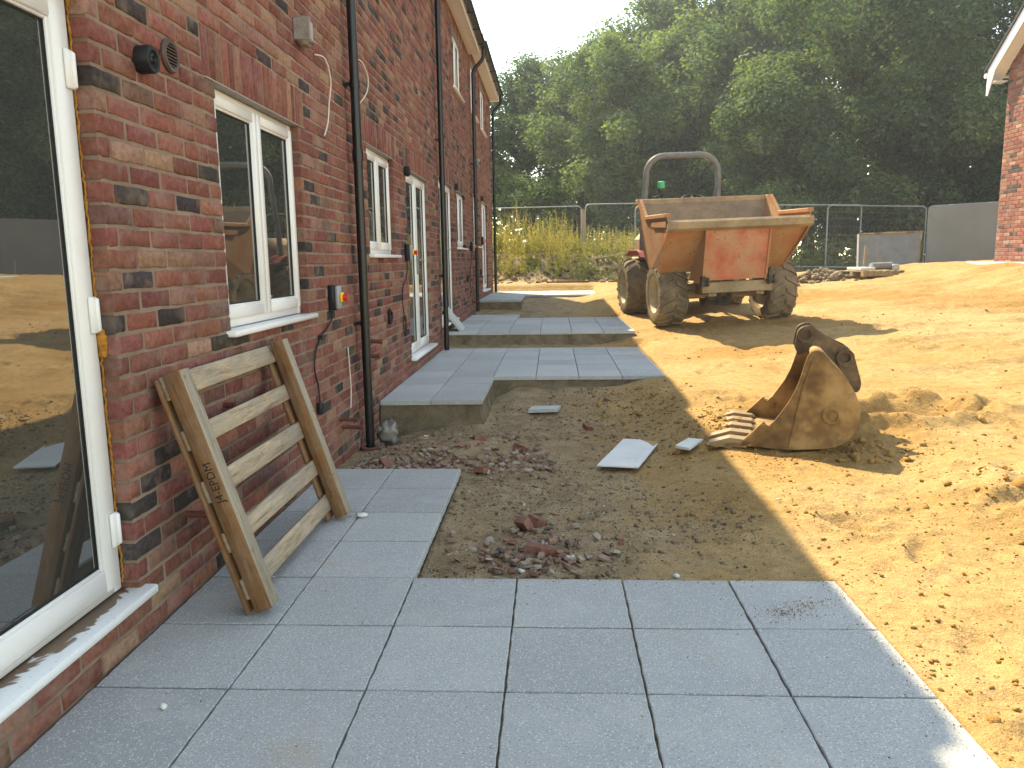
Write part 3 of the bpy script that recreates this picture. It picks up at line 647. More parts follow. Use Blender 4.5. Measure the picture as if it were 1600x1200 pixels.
for hi, h in enumerate(HS):
    H = root('terraced_house', h['lab'], 'house', Matrix.Translation((0, h['y0'], 0)), 'brick terrace in shade'); h['o'] = H
    ops = [(a, b_, c, d, True) for (a, b_, c, d, k) in h['op']]
    zlow = -.35 if hi < 2 else 0.0; top = h['sof']+.12
    wl = wall_backing(h['y0'], h['y1'], zlow, top, ops).build('wall', M['mortar'], H, False, False)
    ylo = h['y0'] if hi else .2
    br = wall_bricks(ylo if hi else -4.6, h['y1']-.004, zlow, h['sof'], 0.0, ops, hi)
    lay(wl, br, 100+hi, 300 if hi < 2 else 60)
    for (a, b_, c, d, k) in h['op']:
        lb = B(); lb.box(-.10, .004, a-.10, b_+.10, d-.004, d+.0015); lb.build('lintel', M['lintel'], wl)
        if k == 'win':
            window(H, a, b_, c, d, 2 if (b_-a) > .9 else 1, low=.012)
        elif hi == 0:
            h['door'] = window(H, a, b_, c, d, 2, xf=-.062, name='patio_door', fw=.045, sw=.085, sill=.048, film=True, sillh=.032)
        else:
            window(H, a, b_, c, d, 2, xf=-.05, name='patio_door', fw=.045, sw=.075, sill=.06, handle=True, sillh=.035)
    # far gable end of the terrace, rear shell, roof
    sh = B(); xr = -8.5; y0, y1 = h['y0'], h['y1']
    sh.add([(xr, y0, -.3), (xr, y1, -.3), (xr, y1, top), (xr, y0, top)], [(0, 1, 2, 3)])
    if hi == 3: sh.add([(-.0065, y1, -.3), (xr, y1, -.3), (xr, y1, top), (xr/2, y1, top+2.9), (-.0065, y1, top)], [(0, 1, 2, 3, 4)])
    if hi == 0: sh.add([(-.0065, y0, -.3), (xr, y0, -.3), (xr, y0, top), (xr/2, y0, top+2.9), (-.0065, y0, top)], [(0, 1, 2, 3, 4)])
    sh.build('rear_shell', M['clay'], H, False, False)
    sof = h['sof']; xo = .19; b_ = B()
    b_.box(-.004, xo, y0+.002, y1-.002, sof, sof+.012, .002); b_.build('soffit', M['fascia'], H)
    b_ = B(); b_.box(xo, xo+.02, y0+.001, y1-.001, sof-.012, sof+.17, .003); b_.build('fascia', M['fascia'], H)
    b_ = B(); xg = xo+.02+.062; zg = sof+.115
    prof = [(math.cos(t)*.058, math.sin(t)*.058) for t in [math.pi+math.pi*i/10 for i in range(11)]]
    prof += [(p[0]*.92, p[1]*.92) for p in prof[::-1]]
    b_.prism(prof, (xg, y0+.003, zg), (1, 0, 0), (0, 0, 1), (0, 1, 0), y1-y0-.006)
    yy = y0+.5
    while yy < y1: b_.box(xo+.02, xg+.062, yy-.015, yy+.015, zg-.064, zg-.05); yy += .9
    b_.build('gutter', M['black'], H, 50)
    # tile courses: eaves tiles individually stepped, upper courses as full-length boards of tiles
    rf = B(); pitch = R(33); ux, uz = -math.cos(pitch), math.sin(pitch); x0, z0 = xo+.075, sof+.185
    rlen = (x0-xr/2)/math.cos(pitch); ncr = int(rlen/.30)
    for r_ in range(ncr+1):
        s0 = r_*.30; s1 = min(s0+.36, rlen)
        if r_ < 3:
            yy = y0; i = 0
            while yy < y1-.02:
                ye = min(yy+.298, y1); lift = random.uniform(0, .006)
                pa = [(s0, lift), (s1, -.022+lift), (s1, -.004+lift), (s0, .020+lift)]
                n_ = 5; vs = []
                for (s_, hh) in pa:
                    for q in range(n_):
                        t = q/(n_-1); wv = .018*math.sin(t*math.pi)**2
                        vs.append((x0+ux*s_-uz*0*(hh), yy+.003+(ye-yy-.006)*t, z0+uz*s_+hh+wv))
                fs = [(a*n_+q, a*n_+q+1, ((a+1) % 4)*n_+q+1, ((a+1) % 4)*n_+q) for a in range(4) for q in range(n_-1)]+[(0, n_, 2*n_, 3*n_), (n_-1, 2*n_-1, 3*n_-1, 4*n_-1)]
                rf.add(vs, fs); yy += .30; i += 1
        else:
            rf.add([(x0+ux*s0, y0, z0+uz*s0), (x0+ux*s1, y0, z0+uz*s1-.022), (x0+ux*s1, y0, z0+uz*s1-.004), (x0+ux*s0, y0, z0+uz*s0+.02), (x0+ux*s0, y1, z0+uz*s0), (x0+ux*s1, y1, z0+uz*s1-.022), (x0+ux*s1, y1, z0+uz*s1-.004), (x0+ux*s0, y1, z0+uz*s0+.02)],
                   [(0, 1, 2, 3), (4, 7, 6, 5), (0, 3, 7, 4), (3, 2, 6, 7), (0, 4, 5, 1), (1, 5, 6, 2)])
    rl_ = (xr/2, z0+uz*rlen)
    rf.add([(rl_[0], y0, rl_[1]), (rl_[0], y1, rl_[1]), (xr-.2, y1, sof+.1), (xr-.2, y0, sof+.1)], [(0, 1, 2, 3)])
    stuff(rf.build('roof', M['tile'], H))
    if hi == 3 or hi == 0:
        yv = y1 if hi == 3 else y0; b_ = B(); sg = 1 if hi == 3 else -1
        b_.box(-.004, xo+.02, min(yv, yv+.16*sg), max(yv, yv+.16*sg), sof-.012, sof+.17, .004); b_.build('box_end', M['fascia'], H)
    h['xg'] = xg; h['zg'] = zg
for hi, (y, zb) in enumerate(((5.93, -.10), (10.5, .17), (15.03, .40), (19.90, .56))):
    h = HS[hi]; downpipe(h['o'], y-.02 if hi else 5.93, zb, h['sof'] + (.15 if hi < 3 else 0)*0, h['xg'], h['zg']-.05)
H1, H2, H3, H4 = [h['o'] for h in HS]
# nearest house: vents, foam, hinges, switch, cables, stubs
b_ = B(); b_.lathe([(-.01, .062), (.012, .066), (.022, .060), (.02, .046), (.004, .045)], (0, 3.18, 2.175), 'x', 26); V1 = b_.build('louvre_vent', M['brown'], H1, 40)
b_ = B(); b_.lathe([(.003, 0), (.003, .047)], (0, 3.18, 2.175), 'x', 20); b_.build('vent_throat', M['gasket'], V1)
for k in range(-3, 4):
    hw = math.sqrt(max(.046**2-(k*.0125)**2, 1e-5)); b_ = B(); b_.box(.008, .018, 3.18-hw, 3.18+hw, 2.175+k*.0125-.002, 2.175+k*.0125+.002); b_.build('louvre', M['brown'], V1)
b_ = B(); b_.lathe([(-.01, .050), (.05, .050), (.056, .046), (.056, .034), (.05, .032)], (0, 2.955, 2.107), 'x', 26); V2 = b_.build('extract_outlet', M['gasket'], H1, 40)
b_ = B(); b_.lathe([(.050, 0), (.050, .033)], (0, 2.955, 2.107), 'x', 18); b_.lathe([(.052, .012), (.056, .014), (.052, .018)], (0, 2.955, 2.107), 'x', 18); b_.build('outlet_flap', M['black'], V2, 40)
b_ = B(); b_.box(.0, .085, 4.80, 4.93, 2.64, 2.80, .022); b_.box(.02, .1, 4.815, 4.915, 2.655, 2.68, .01); b_.box(-.002, .1, 4.795, 4.81, 2.66, 2.79, .005); b_.build('taped_light_fitting', M['tape'], H1, 40)
for dz, r_ in ((0, 0),):
    fm = B(); random.seed(4)
    fp_ = []; fr_ = []
    for k in range(170):
        fp_.append((-.0585+random.uniform(-.004, .004), 2.628+random.uniform(-.0015, .001), .22+k*.012)); fr_.append(random.uniform(.0025, .0050)*(1 if random.random() > .06 else 1.7))
    fm.tube(fp_, fr_, 7)
    for (z, s) in ((1.105, .020), (1.085, .016), (1.06, .013), (1.13, .012)): fm.box(-.058-s, -.045+s, 2.622-s, 2.629, z-s*1.2, z+s*1.2, s*.5)
    stuff(fm.build('expanding_foam', M['foam'], h and HS[0]['door'], 60))
for z in (1.99, 1.195, .435):
    b_ = B(); b_.box(-.050, -.036, 2.560, 2.604, z-.062, z+.062, .005); b_.box(-.05, -.030, 2.588, 2.607, z-.058, z+.058, .006); b_.build('hinge', M['pvc'], HS[0]['door'], 50)
sw = isolator(H1, 5.27, 1.126)
cable(H1, [(.02, 5.25, 1.05), (.018, 5.22, .98), (.015, 5.12, .93), (.012, 4.97, .885), (.012, 4.85, .80), (.015, 4.80, .70), (.015, 4.86, .58), (.02, 4.86, .48)], .0055, 'gasket')
b_ = B(); b_.box(.0, .03, 4.955, 4.985, .87, .90, .004); b_.box(.008, .035, 4.83, 4.89, .40, .48, .008); b_.build('cable_plug', M['gasket'], H1, 40)
cable(H1, [(-.01, 5.20, 2.68), (.05, 5.26, 2.665), (.06, 5.34, 2.55), (.045, 5.33, 2.40), (.04, 5.30, 2.28), (.03, 5.235, 2.18)], .0045, 'whitecable')
for (y, z, l) in ((3.03, .345, .12), (3.46, .723, .05), (5.35, .267, .13), (5.42, .196, .15)): stub(H1, y, z, l)
cable(H1, [(.02, 5.60, .75), (.022, 5.62, .55), (.02, 5.63, .40), (.02, 5.60, .30)], .004, 'whitecable')
b_ = B(); b_.lathe([(-.14, .055), (-.06, .058), (-.03, .075), (-.01, .075), (-.01, .045), (-.10, .04)], (.075, 5.93, -.06), 'z', 20); b_.build('drain_collar', M['clay'], H1, 40)
# second house
isolator(H2, 8.10, 1.452)
cable(H2, [(.02, 8.08, 1.37), (.018, 8.07, 1.28), (.015, 8.0, 1.18), (.015, 7.84, 1.12), (.015, 7.78, 1.0), (.02, 7.80, .85), (.03, 7.86, .72), (.03, 7.80, .62), (.03, 7.72, .70), (.025, 7.77, .82), (.03, 7.84, .80), (.03, 7.80, .66)], .006, 'gasket')
b_ = B(); b_.lathe([(-.01, .07), (.02, .072), (.026, .055), (.01, .05), (.01, 0)], (0, 7.17, .86), 'x', 22); b_.build('round_vent', M['gasket'], H2, 40)
for (y, z, l) in ((6.20, .733, .14), (6.137, .622, .13)): stub(H2, y, z, l, .017)
cable(H2, [(-.01, 6.22, 2.90), (.05, 6.28, 2.89), (.07, 6.40, 2.80), (.06, 6.38, 2.68), (.03, 6.25, 2.575)], .0045, 'whitecable')
for (Hh, y, z) in ((H2, 8.20, 2.28), (H3, 12.40, 2.50), (H4, 16.90, 2.66)):
    b_ = B(); b_.box(0, .06, y-.035, y+.035, z-.045, z+.045, .01); b_.box(.01, .05, y-.025, y+.025, z-.055, z-.04, .005); b_.build('wall_lamp', M['gasket'], Hh, 40)
b_ = B(); b_.box(0, .09, 15.72, 15.95, 3.20, 3.34, .015); b_.add([(.0, 15.70, 3.34), (.15, 15.70, 3.22), (.15, 15.97, 3.22), (0, 15.97, 3.34)], [(0, 1, 2, 3)]); b_.build('cowled_vent', M['grey'], H4)
isolator(H3, 14.60, 1.62); isolator(H4, 16.85, 1.78)
cable(H3, [(.02, 14.6, 1.53), (.02, 14.5, 1.35), (.02, 14.3, 1.2), (.02, 14.2, .95), (.03, 14.3, .8), (.03, 14.1, .75)], .007, 'gasket')
for (Hh, y, z) in ((H3, 13.9, 1.05), (H4, 16.5, 1.12)):
    b_ = B(); b_.lathe([(-.01, .07), (.02, .072), (.026, .055), (.01, .05), (.01, 0)], (0, y, z), 'x', 18); b_.build('round_vent', M['gasket'], Hh, 40)
for (Hh, y, z) in ((H3, 14.7, .60), (H4, 15.4, .95), (H4, 15.6, 1.05)): stub(Hh, y, z, .14, .017)

# ------------------------------------------------------------------ right-hand house
GX, GY1, GZ = 10.40, 16.44, 1.14
HR = root('brick_house', 'sunlit red brick house gable at the right edge with white bargeboard', 'house', Matrix.Translation((GX, GY1, GZ)))
GY0 = GY1-8.6; EZ = 5.02; ym = (GY0+GY1)/2; slope = .78; RZ = EZ+slope*(GY1-ym)
gb = B(); e = .0065
gb.add([(GX+e, GY0, .7), (GX+e, GY1, .7), (GX+e, GY1, EZ), (GX+e, ym, RZ), (GX+e, GY0, EZ)], [(0, 1, 2, 3, 4)])
gb.add([(GX+e, GY1-e, .7), (GX+9, GY1-e, .7), (GX+9, GY1-e, EZ), (GX+e, GY1-e, EZ)], [(0, 1, 2, 3)]); gb.add([(GX+e, GY0, .7), (GX+9, GY0, .7), (GX+9, GY0, EZ), (GX+e, GY0, EZ)], [(0, 1, 2, 3)])
gb.add([(GX+9, GY0, .7), (GX+9, GY1, .7), (GX+9, GY1, EZ), (GX+9, ym, RZ), (GX+9, GY0, EZ)], [(0, 1, 2, 3, 4)])
gw = gb.build('wall', M['mortar'], HR, False, False)
rd = random.Random(55); rb = B()
for k in range(int((RZ-GZ)/.075)):
    za = GZ-.06+.075*k; hl = (RZ-za-.08)/slope
    ya, yb = max(GY0, ym-hl), min(GY1, ym+hl); y = GY0-.2-(.1125 if k % 2 else 0)
    while y < yb:
        p, q = max(y, ya), min(y+.215, yb)
        if q-p > .04:
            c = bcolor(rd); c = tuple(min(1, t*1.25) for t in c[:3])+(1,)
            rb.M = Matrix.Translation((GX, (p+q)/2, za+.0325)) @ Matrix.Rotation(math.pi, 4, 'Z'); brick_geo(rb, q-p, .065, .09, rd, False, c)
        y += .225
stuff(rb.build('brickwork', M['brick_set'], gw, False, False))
ov = .24
def rake(b_, x0, x1, off0, off1, y_end=.28):
    """board along both slopes of the gable between two offsets above the roof line"""
    for sg in (1, -1):
        ye = (GY1+y_end) if sg > 0 else (GY0-y_end)
        zf = lambda y: EZ+slope*abs(((GY1 if sg > 0 else GY0)-y))*(1 if (y-(GY1 if sg > 0 else GY0))*sg < 0 else -1)
        a = [(ye, zf(ye)), (ym, RZ)]
        vs = [(x, y, z+o) for x in (x0, x1) for (y, z) in a for o in (off0, off1)]
        b_.add(vs, [(0, 1, 3, 2), (4, 6, 7, 5), (0, 2, 6, 4), (1, 5, 7, 3), (0, 4, 5, 1), (2, 3, 7, 6)])
b_ = B(); rake(b_, GX-ov-.02, GX-ov, -.12, .14); b_.build('bargeboard', M['pvc'], HR)
b_ = B(); rake(b_, GX-ov, GX+.01, -.10, -.085); b_.build('soffit', M['fascia'], HR)
b_ = B(); ye_ = GY1+.28; b_.prism([(ye_, EZ-.30), (ye_, EZ-.58), (ye_-.05, EZ-.58), (GY1+.03, EZ-.17), (GY1+.05, EZ-.10)], (GX-ov-.024, 0, 0), (0, 1, 0), (0, 0, 1), (1, 0, 0), .022); b_.box(GX-ov, GX+.002, GY1+.01, GY1+.25, EZ-.36, EZ-.34, .002); b_.build('box_end', M['pvc'], HR)
b_ = B(); rake(b_, GX-ov-.05, GX+9, .14, .19, .36); b_.build('roof', M['tile'], HR)
b_ = B(); b_.tube([(GX-ov-.03, GY1+.34, EZ-.18), (GX+9, GY1+.34, EZ-.18)], .055, 10); b_.build('gutter', M['pvc'], HR, 40)
b_ = B(); b_.box(GX-.50, GX-.002, GY1-4.2, GY1+.10, GZ-.12, GZ+.045, .01); kb = b_.build('concrete_edging', M['greyslab'], None, 40)
tag(kb, 'pale concrete strip laid along the foot of the sunlit gable', 'edging')

# ------------------------------------------------------------------ pallet leaning on the wall
tilt = math.asin(.30)
Mp = Matrix.Translation((.312, 2.815, .003)) @ Matrix.Rotation(-tilt, 4, 'Y')       # local: x outwards, y along the wall, z up the lean
PL = root('wooden_pallet', 'weathered wooden pallet leaning on the brick wall on the paving', 'pallet', Mp)
def lpart(bb, name, mat, parent, smooth=False, fix=True): return link(name, bb.mesh(name, mat, smooth, fix), parent, None, True)
LEN = .985; WID = 1.21
for y in (0, WID-.08):
    b_ = B(); b_.box(.037, .108, y, y+.085, 0, LEN, .004); o = lpart(b_, 'bearer', [M['bearer'], M['bearergrey']], PL, 50)
    for p in o.data.polygons:
        if p.normal.x > .9: p.material_index = 1
    b_ = B(); b_.box(0, .0155, y-(.004 if y == 0 else .035), y+(.09 if y == 0 else .075), .004, LEN-.012, .003); lpart(b_, 'back_plank', M['bearer'], PL, 50)
for k, z in enumerate((.055, .255, .465, .68, .885)):
    b_ = B(); hgt = (.085, .082, .088, .08, .092)[k]; b_.box(.0158, .0365, .012+.003*(k % 2), WID-.004*(k % 3), z, z+hgt, .003); o = lpart(b_, 'slat', M['slat'], PL, 50)
cu = bpy.data.curves.new('marking', 'FONT'); cu.body = 'J4-EPDM'; cu.size = .046; cu.space_character = 1.0; cu.extrude = .0004; cu.offset = 0.0
to = bpy.data.objects.new('tmp', cu); col.objects.link(to); dg = bpy.context.evaluated_depsgraph_get(); tm = bpy.data.meshes.new_from_object(to.evaluated_get(dg)); bpy.data.objects.remove(to)
# text x -> +z (up the bearer), text up -> -x (towards the wall), on the side face y=0
for vtx in tm.vertices:
    x, y, z = vtx.co; vtx.co = (.090-y, -.0012-z*.2, .455+x)
tm.name = 'marking'; tm.materials.clear(); tm.materials.append(M['ink']); link('marking', tm, PL, None, True)

# ------------------------------------------------------------------ excavator bucket
wA = Vector((.25, .968, 0)).normalized(); uA = Vector((wA.y, -wA.x, 0))
OB = Vector((3.007, 5.106, .10))
BK = root('excavator_bucket', 'rusty excavator bucket with five teeth lying on the sand', 'bucket', Matrix.Translation(OB))
WB = 1.0
plate = [(-.24, .012), (-.250, .040), (-.115, .182), (-.086, .149), (-.045, .190), (-.001, .257), (.04, .32), (.076, .397), (.10, .47), (.12, .549), (.144, .628), (.162, .65), (.188, .660), (.215, .656), (.234, .645), (.286, .583), (.335, .53), (.373, .484), (.41, .435), (.437, .385), (.458, .335), (.468, .284), (.470, .23), (.462, .181), (.446, .135), (.421, .099), (.39, .068), (.349, .043), (.30, .026), (.235, .015), (.04, .0)]
for off in (0, WB-.024):
    b_ = B(); b_.prism(plate, OB+wA*off, uA, (0, 0, 1), wA, .024); b_.build('side_plate', M['rust'], BK, 30)
sh = [(-.36, .004), (-.24, .004), (-.1, -.002), (.04, -.004), (.235, .012), (.30, .024), (.349, .042), (.39, .066), (.421, .097), (.446, .133), (.462, .179), (.470, .23), (.468, .284), (.458, .335), (.437, .385), (.41, .435), (.373, .484), (.335, .53), (.286, .583), (.234, .645), (.205, .657)]
inn = []
for i, p in enumerate(sh):
    a = sh[max(i-1, 0)]; c = sh[min(i+1, len(sh)-1)]; d = Vector((c[0]-a[0], c[1]-a[1])).normalized(); inn.append((p[0]-d.y*.016, p[1]+d.x*.016))
b_ = B(); n_ = len(sh)
vs = [OB+wA*o_+uA*p[0]+Vector((0, 0, p[1]+.003)) for o_ in (.0245, WB-.0245) for p in sh+inn]
fs = []
for k in range(n_-1):
    fs += [(k, k+1, 2*n_+k+1, 2*n_+k), (n_+k, n_*3+k, n_*3+k+1, n_+k+1)]
fs += [(0, 2*n_, 3*n_, n_), (n_-1, 2*n_-1, 4*n_-1, 3*n_-1)]
b_.add(vs, fs); b_.build('shell', M['rust'], BK, 40)
b_ = B(); b_.prism([(-.37, -.002), (-.22, .0), (-.20, .032), (-.345, .030)], OB+wA*.0, uA, (0, 0, 1), wA, WB); b_.build('cutting_edge', M['rust'], BK)
for k in range(5):
    o_ = OB+wA*(.0+(WB-.105)*k/4); b_ = B()
    b_.prism([(-.475, .006), (-.455, .004), (-.33, -.010), (-.30, .0), (-.17, .034), (-.19, .05), (-.33, .062), (-.46, .020)], o_, uA, (0, 0, 1), wA, .105); b_.build('tooth', M['worn'], BK)
lug = [(.10, .585), (.074, .64), (.086, .721), (.10, .757), (.125, .780), (.150, .788), (.178, .785), (.23, .745), (.284, .703), (.35, .668), (.407, .641), (.435, .62), (.455, .59), (.50, .44), (.508, .40), (.502, .36), (.484, .338), (.455, .345), (.42, .41), (.38, .47), (.30, .56), (.20, .63)]
for off in (.36, .62):
    b_ = B(); b_.prism(lug, OB+wA*off, uA, (0, 0, 1), wA, .035); lg = b_.build('lug', M['lugshade'], BK, 30)
    for (pu, pv) in ((.145, .725), (.40, .575)):
        b_ = B(); c0 = OB+uA*pu+Vector((0, 0, pv))+wA*(off-.018); pr = [(.058, 0), (.058, .071), (.032, .071), (.032, 0)]
        vs = []; N = 22
        for k in range(N):
            t = 2*math.pi*k/N
            for (r_, l_) in pr: vs.append(c0+(uA*math.cos(t)+Vector((0, 0, math.sin(t))))*r_+wA*l_)
        b_.add(vs, [(k*4+i, k*4+(i+1) % 4, ((k+1) % N)*4+(i+1) % 4, ((k+1) % N)*4+i) for k in range(N) for i in range(4)]); b_.build('pin_boss', M['lugshade'], lg, 40)
b_ = B(); b_.tube([OB+uA*.195+Vector((0, 0, .628))+wA*.02, OB+uA*.195+Vector((0, 0, .628))+wA*(WB-.02)], .032, 12); b_.build('torque_tube', M['rust'], BK, 40)
for k in range(2):
    b_ = B(); b_.prism([(-.235+.0*k, .05), (-.13, .168), (-.07, .158), (-.16, .035)], OB+wA*(-.014 if k == 0 else WB), uA, (0, 0, 1), wA, .014); b_.build('side_cutter', M['rust'], BK)
b_ = B(); b_.prism([(.170, .60), (.196, .60), (.15, .42), (.085, .02), (.045, .02), (.118, .42)], OB-wA*.008, uA, (0, 0, 1), wA, .0085); b_.build('wear_strip', M['rust'], BK)
b_ = B(); b_.lathe([(0, .072), (-.008, .066), (-.008, .058), (-.003, .05)], (0, 0, 0), 'y', 24)
b_.M = Matrix.Identity(4); ring = B(Matrix.Translation(OB+uA*.30+Vector((0, 0, .24))-wA*.001) @ Matrix.Rotation(math.atan2(-wA.x, wA.y), 4, 'Z')); ring.lathe([(0, .062), (-.006, .056), (-.006, .040), (0, .034)], (0, 0, 0), 'y', 24); ring.build('wear_ring', M['rust'], BK, 40)

# ------------------------------------------------------------------ site dumper
yaw = R(8.0)
Md = Matrix.Translation((3.97, 11.75, .395)) @ Matrix.Rotation(yaw, 4, 'Z') @ Matrix.Rotation(-.030, 4, 'Y') @ Matrix.Rotation(.02, 4, 'X')
DU = root('site_dumper', 'dusty orange site dumper with front skip parked on the sand', 'dumper', Md)
def wheel(x, y, side, r=.475, wd=.40):
    pf = [(-wd*.5, r*.60), (-wd*.5-.012, r*.72), (-wd*.5, r*.86), (-wd*.40, r*.935), (-wd*.2, r*.955), (0, r*.96), (wd*.2, r*.955), (wd*.40, r*.935), (wd*.5, r*.86), (wd*.5+.012, r*.72), (wd*.5, r*.60), (wd*.3, r*.56), (-wd*.3, r*.56)]
    b_ = B(); c = (x, y, r); b_.lathe(pf, c, 'x', 40, True)
    NL = 17
    for k in range(NL):
        for s in (-1, 1):
            t0 = 2*math.pi*(k+(.5 if s > 0 else 0))/NL; vs = []
            for (u, dt, rr) in ((.015, .0, .955), (wd*.25, .10, .95), (wd*.42, .19, .93), (wd*.515, .24, .82)):
                for dw in (-.055, .055):
                    for lift in (0, .026 if u < wd*.5 else .014):
                        t = t0+dt+dw; q = r*rr+lift; vs.append((x+s*(u+(0.012 if u > wd*.5 else 0)), y+q*math.cos(t), r+q*math.sin(t)))
            fs = []
            for i in range(3):
                o_ = i*4; fs += [(o_+1, o_+3, o_+7, o_+5), (o_, o_+4, o_+5, o_+1), (o_+2, o_+3, o_+7, o_+6)]
            fs += [(0, 1, 3, 2), (12, 13, 15, 14)]; b_.add(vs, fs)
    W = lpart(b_, 'wheel', M['rubber'], DU, 35)
    b_ = B(); s = side
    b_.lathe([(s*wd*.46, r*.62), (s*wd*.48, r*.585), (s*wd*.40, r*.55), (s*wd*.18, r*.50), (s*wd*.13, r*.36), (s*wd*.16, r*.30), (s*wd*.24, r*.27), (s*wd*.25, 0)], c, 'x', 32); b_.lathe([(-s*wd*.46, r*.61), (-s*wd*.3, r*.55), (-s*wd*.05, r*.45), (-s*wd*.05, 0)], c, 'x', 24)
    for k in range(8):
        t = 2*math.pi*k/8; b_.tube([(x+s*wd*.13, y+r*.31*math.cos(t), r+r*.31*math.sin(t)), (x+s*wd*.20, y+r*.31*math.cos(t), r+r*.31*math.sin(t))], .012, 6)
    lpart(b_, 'rim', M['rim'], W, 35)
for (x, y, s) in ((-.79, 0, -1), (.81, 0, 1)): wheel(x, y, s)
ry = 1.95
for (x, y, s) in ((-.79, ry, -1), (.81, ry, 1)): wheel(x, y, s)
# skip: side plates, floor panels, front lip
hw = .975; sko = Matrix.Translation((-.085, 0, 0)) @ Matrix.Rotation(R(1.5), 4, 'Z')
side = [(-.96, 1.36), (-.96, 1.58), (-.06, 1.58), (.02, 1.60), (.30, 1.82), (.46, 1.82), (.30, 1.05), (.16, .80), (-.32, .78), (-.80, 1.22)]
sk = B()
def skx(z): return hw-.10*max(0, min(1, (1.25-z)/.5))
def shell_panel(bb, pts, t=.02):
    """strip across the skip through side-profile points (y,z)"""
    for i in range(len(pts)-1):
        (ya, za), (yb, zb) = pts[i], pts[i+1]; d = Vector((yb-ya, zb-za)).normalized(); nx_, nz_ = -d.y*t, d.x*t
        xa, xb = skx(za), skx(zb)
        vs = [(-xa, ya, za), (xa, ya, za), (xb, yb, zb), (-xb, yb, zb), (-xa, ya+nx_, za+nz_), (xa, ya+nx_, za+nz_), (xb, yb+nx_, zb+nz_), (-xb, yb+nx_, zb+nz_)]
        bb.add(vs, [(0, 1, 2, 3), (7, 6, 5, 4), (0, 4, 5, 1), (1, 5, 6, 2), (2, 6, 7, 3), (3, 7, 4, 0)])
shell_panel(sk, [(-.93, 1.40), (-.80, 1.27), (-.32, .79), (.16, .81)])
SK = lpart(sk, 'skip', M['orange'], DU); SK.matrix_local = sko
b_ = B(); shell_panel(b_, [(.16, .81), (.30, 1.05), (.46, 1.82)]); lpart(b_, 'rear_panel', M['skipin'], SK)
b_ = B(); b_.box(-hw-.02, hw+.02, .43, .53, 1.77, 1.85, .012); lpart(b_, 'rear_rim', M['dusty'], SK, 40)
for s in (-1, 1):
    vs = []; n_ = len(side)
    for th in (0, .022):
        for (y, z) in side: vs.append((s*(skx(z)+th-.001), y, z))
    b_ = B(); b_.add(vs, [tuple(range(n_)), tuple(range(n_, 2*n_))[::-1]]+[(i, i+n_, (i+1) % n_+n_, (i+1) % n_) for i in range(n_)])
    sp = lpart(b_, 'side_panel', M['orange'], SK)
    b_ = B(); x0, x1 = (s*(hw-.03), s*(hw+.055)); b_.box(min(x0, x1), max(x0, x1), -.965, -.05, 1.535, 1.595, .010); lpart(b_, 'side_rail', M['orange'], SK, 40)
    b_ = B(); xa, xb = s*hw, s*(hw+.045)
    b_.prism([(-.06, 1.55), (.06, 1.55), (.36, 1.76), (.36, 1.85), (.28, 1.85)], (min(xa, xb), 0, 0), (0, 1, 0), (0, 0, 1), (1, 0, 0), .045); b_.box(min(xa, xb), max(xa, xb), .28, .50, 1.775, 1.848, .01); lpart(b_, 'side_stiffener', M['orange'], SK)
    b_ = B(); b_.prism([(-.30, 1.49), (-.95, 1.49), (-.95, 1.41), (-.30, 1.43)], (min(s*(hw+.02), s*(hw+.04)), 0, 0), (0, 1, 0), (0, 0, 1), (1, 0, 0), .02); lpart(b_, 'side_rib', M['orange'], SK)
b_ = B(); b_.prism([(-.90, 1.37), (-.93, 1.48), (-1.0, 1.50), (-1.035, 1.47), (-1.02, 1.385), (-.96, 1.35)], (-hw-.03, 0, 0), (0, 1, 0), (0, 0, 1), (1, 0, 0), 2*hw+.06); lpart(b_, 'lip', M['dusty'], SK, 30)
fp = [(-.95, 1.36), (-.80, .66), (-.50, .62), (-.30, .80), (-.80, 1.26)]
for x in (-.46, .43): b_ = B(); b_.prism(fp, (x, 0, 0), (0, 1, 0), (0, 0, 1), (1, 0, 0), .03); lpart(b_, 'front_rib', M['orange'], SK)
b_ = B(); b_.prism([(-.935, 1.36), (-.79, .68), (-.77, .68), (-.91, 1.36)], (-.43, 0, 0), (0, 1, 0), (0, 0, 1), (1, 0, 0), .86); lpart(b_, 'front_plate', M['redplate'], SK)
for x in (-.50, .44):
    b_ = B(); b_.box(x-.04, x+.02, -.84, -.76, .60, .74, .008); b_.box(x+.04, x+.07, -.84, -.76, .60, .72, .006); b_.tube([(x-.05, -.80, .655), (x+.08, -.80, .655)], .022, 10); lpart(b_, 'pivot_bracket', M['engine'], DU, 40)
# frame, axles, drive
b_ = B(); b_.box(-.50, .50, -.74, -.66, .50, .655, .01); b_.box(-.40, -.28, -.7, 1.2, .45, .62, .01); b_.box(.28, .40, -.7, 1.2, .45, .62, .01); b_.box(-.42, .42, .9, 1.25, .42, .72, .02); b_.box(-.62, .62, -.16, .10, .50, .60, .02); CH = lpart(b_, 'chassis', M['dusty'], DU, 40)
b_ = B(); b_.box(-.68, .74, -.13, .13, .385, .545, .03); lpart(b_, 'front_axle', M['dusty'], CH, 40)
b_ = B(); b_.lathe([(-.15, .05), (-.12, .13), (-.02, .17), (.10, .16), (.16, .06)], (.02, -.02, .43), 'y', 20); b_.lathe([(-.12, .0), (-.12, .15), (.10, .17), (.13, .08), (.13, 0)], (-.13, .02, .42), 'x', 20); lpart(b_, 'differential', M['engine'], CH, 40)
b_ = B(); b_.box(-.66, .72, ry-.1, ry+.1, .40, .54, .03); b_.lathe([(-.12, .0), (-.12, .16), (.10, .17), (.13, .08), (.13, 0)], (.13, ry, .44), 'x', 20); lpart(b_, 'rear_axle', M['engine'], CH, 40)
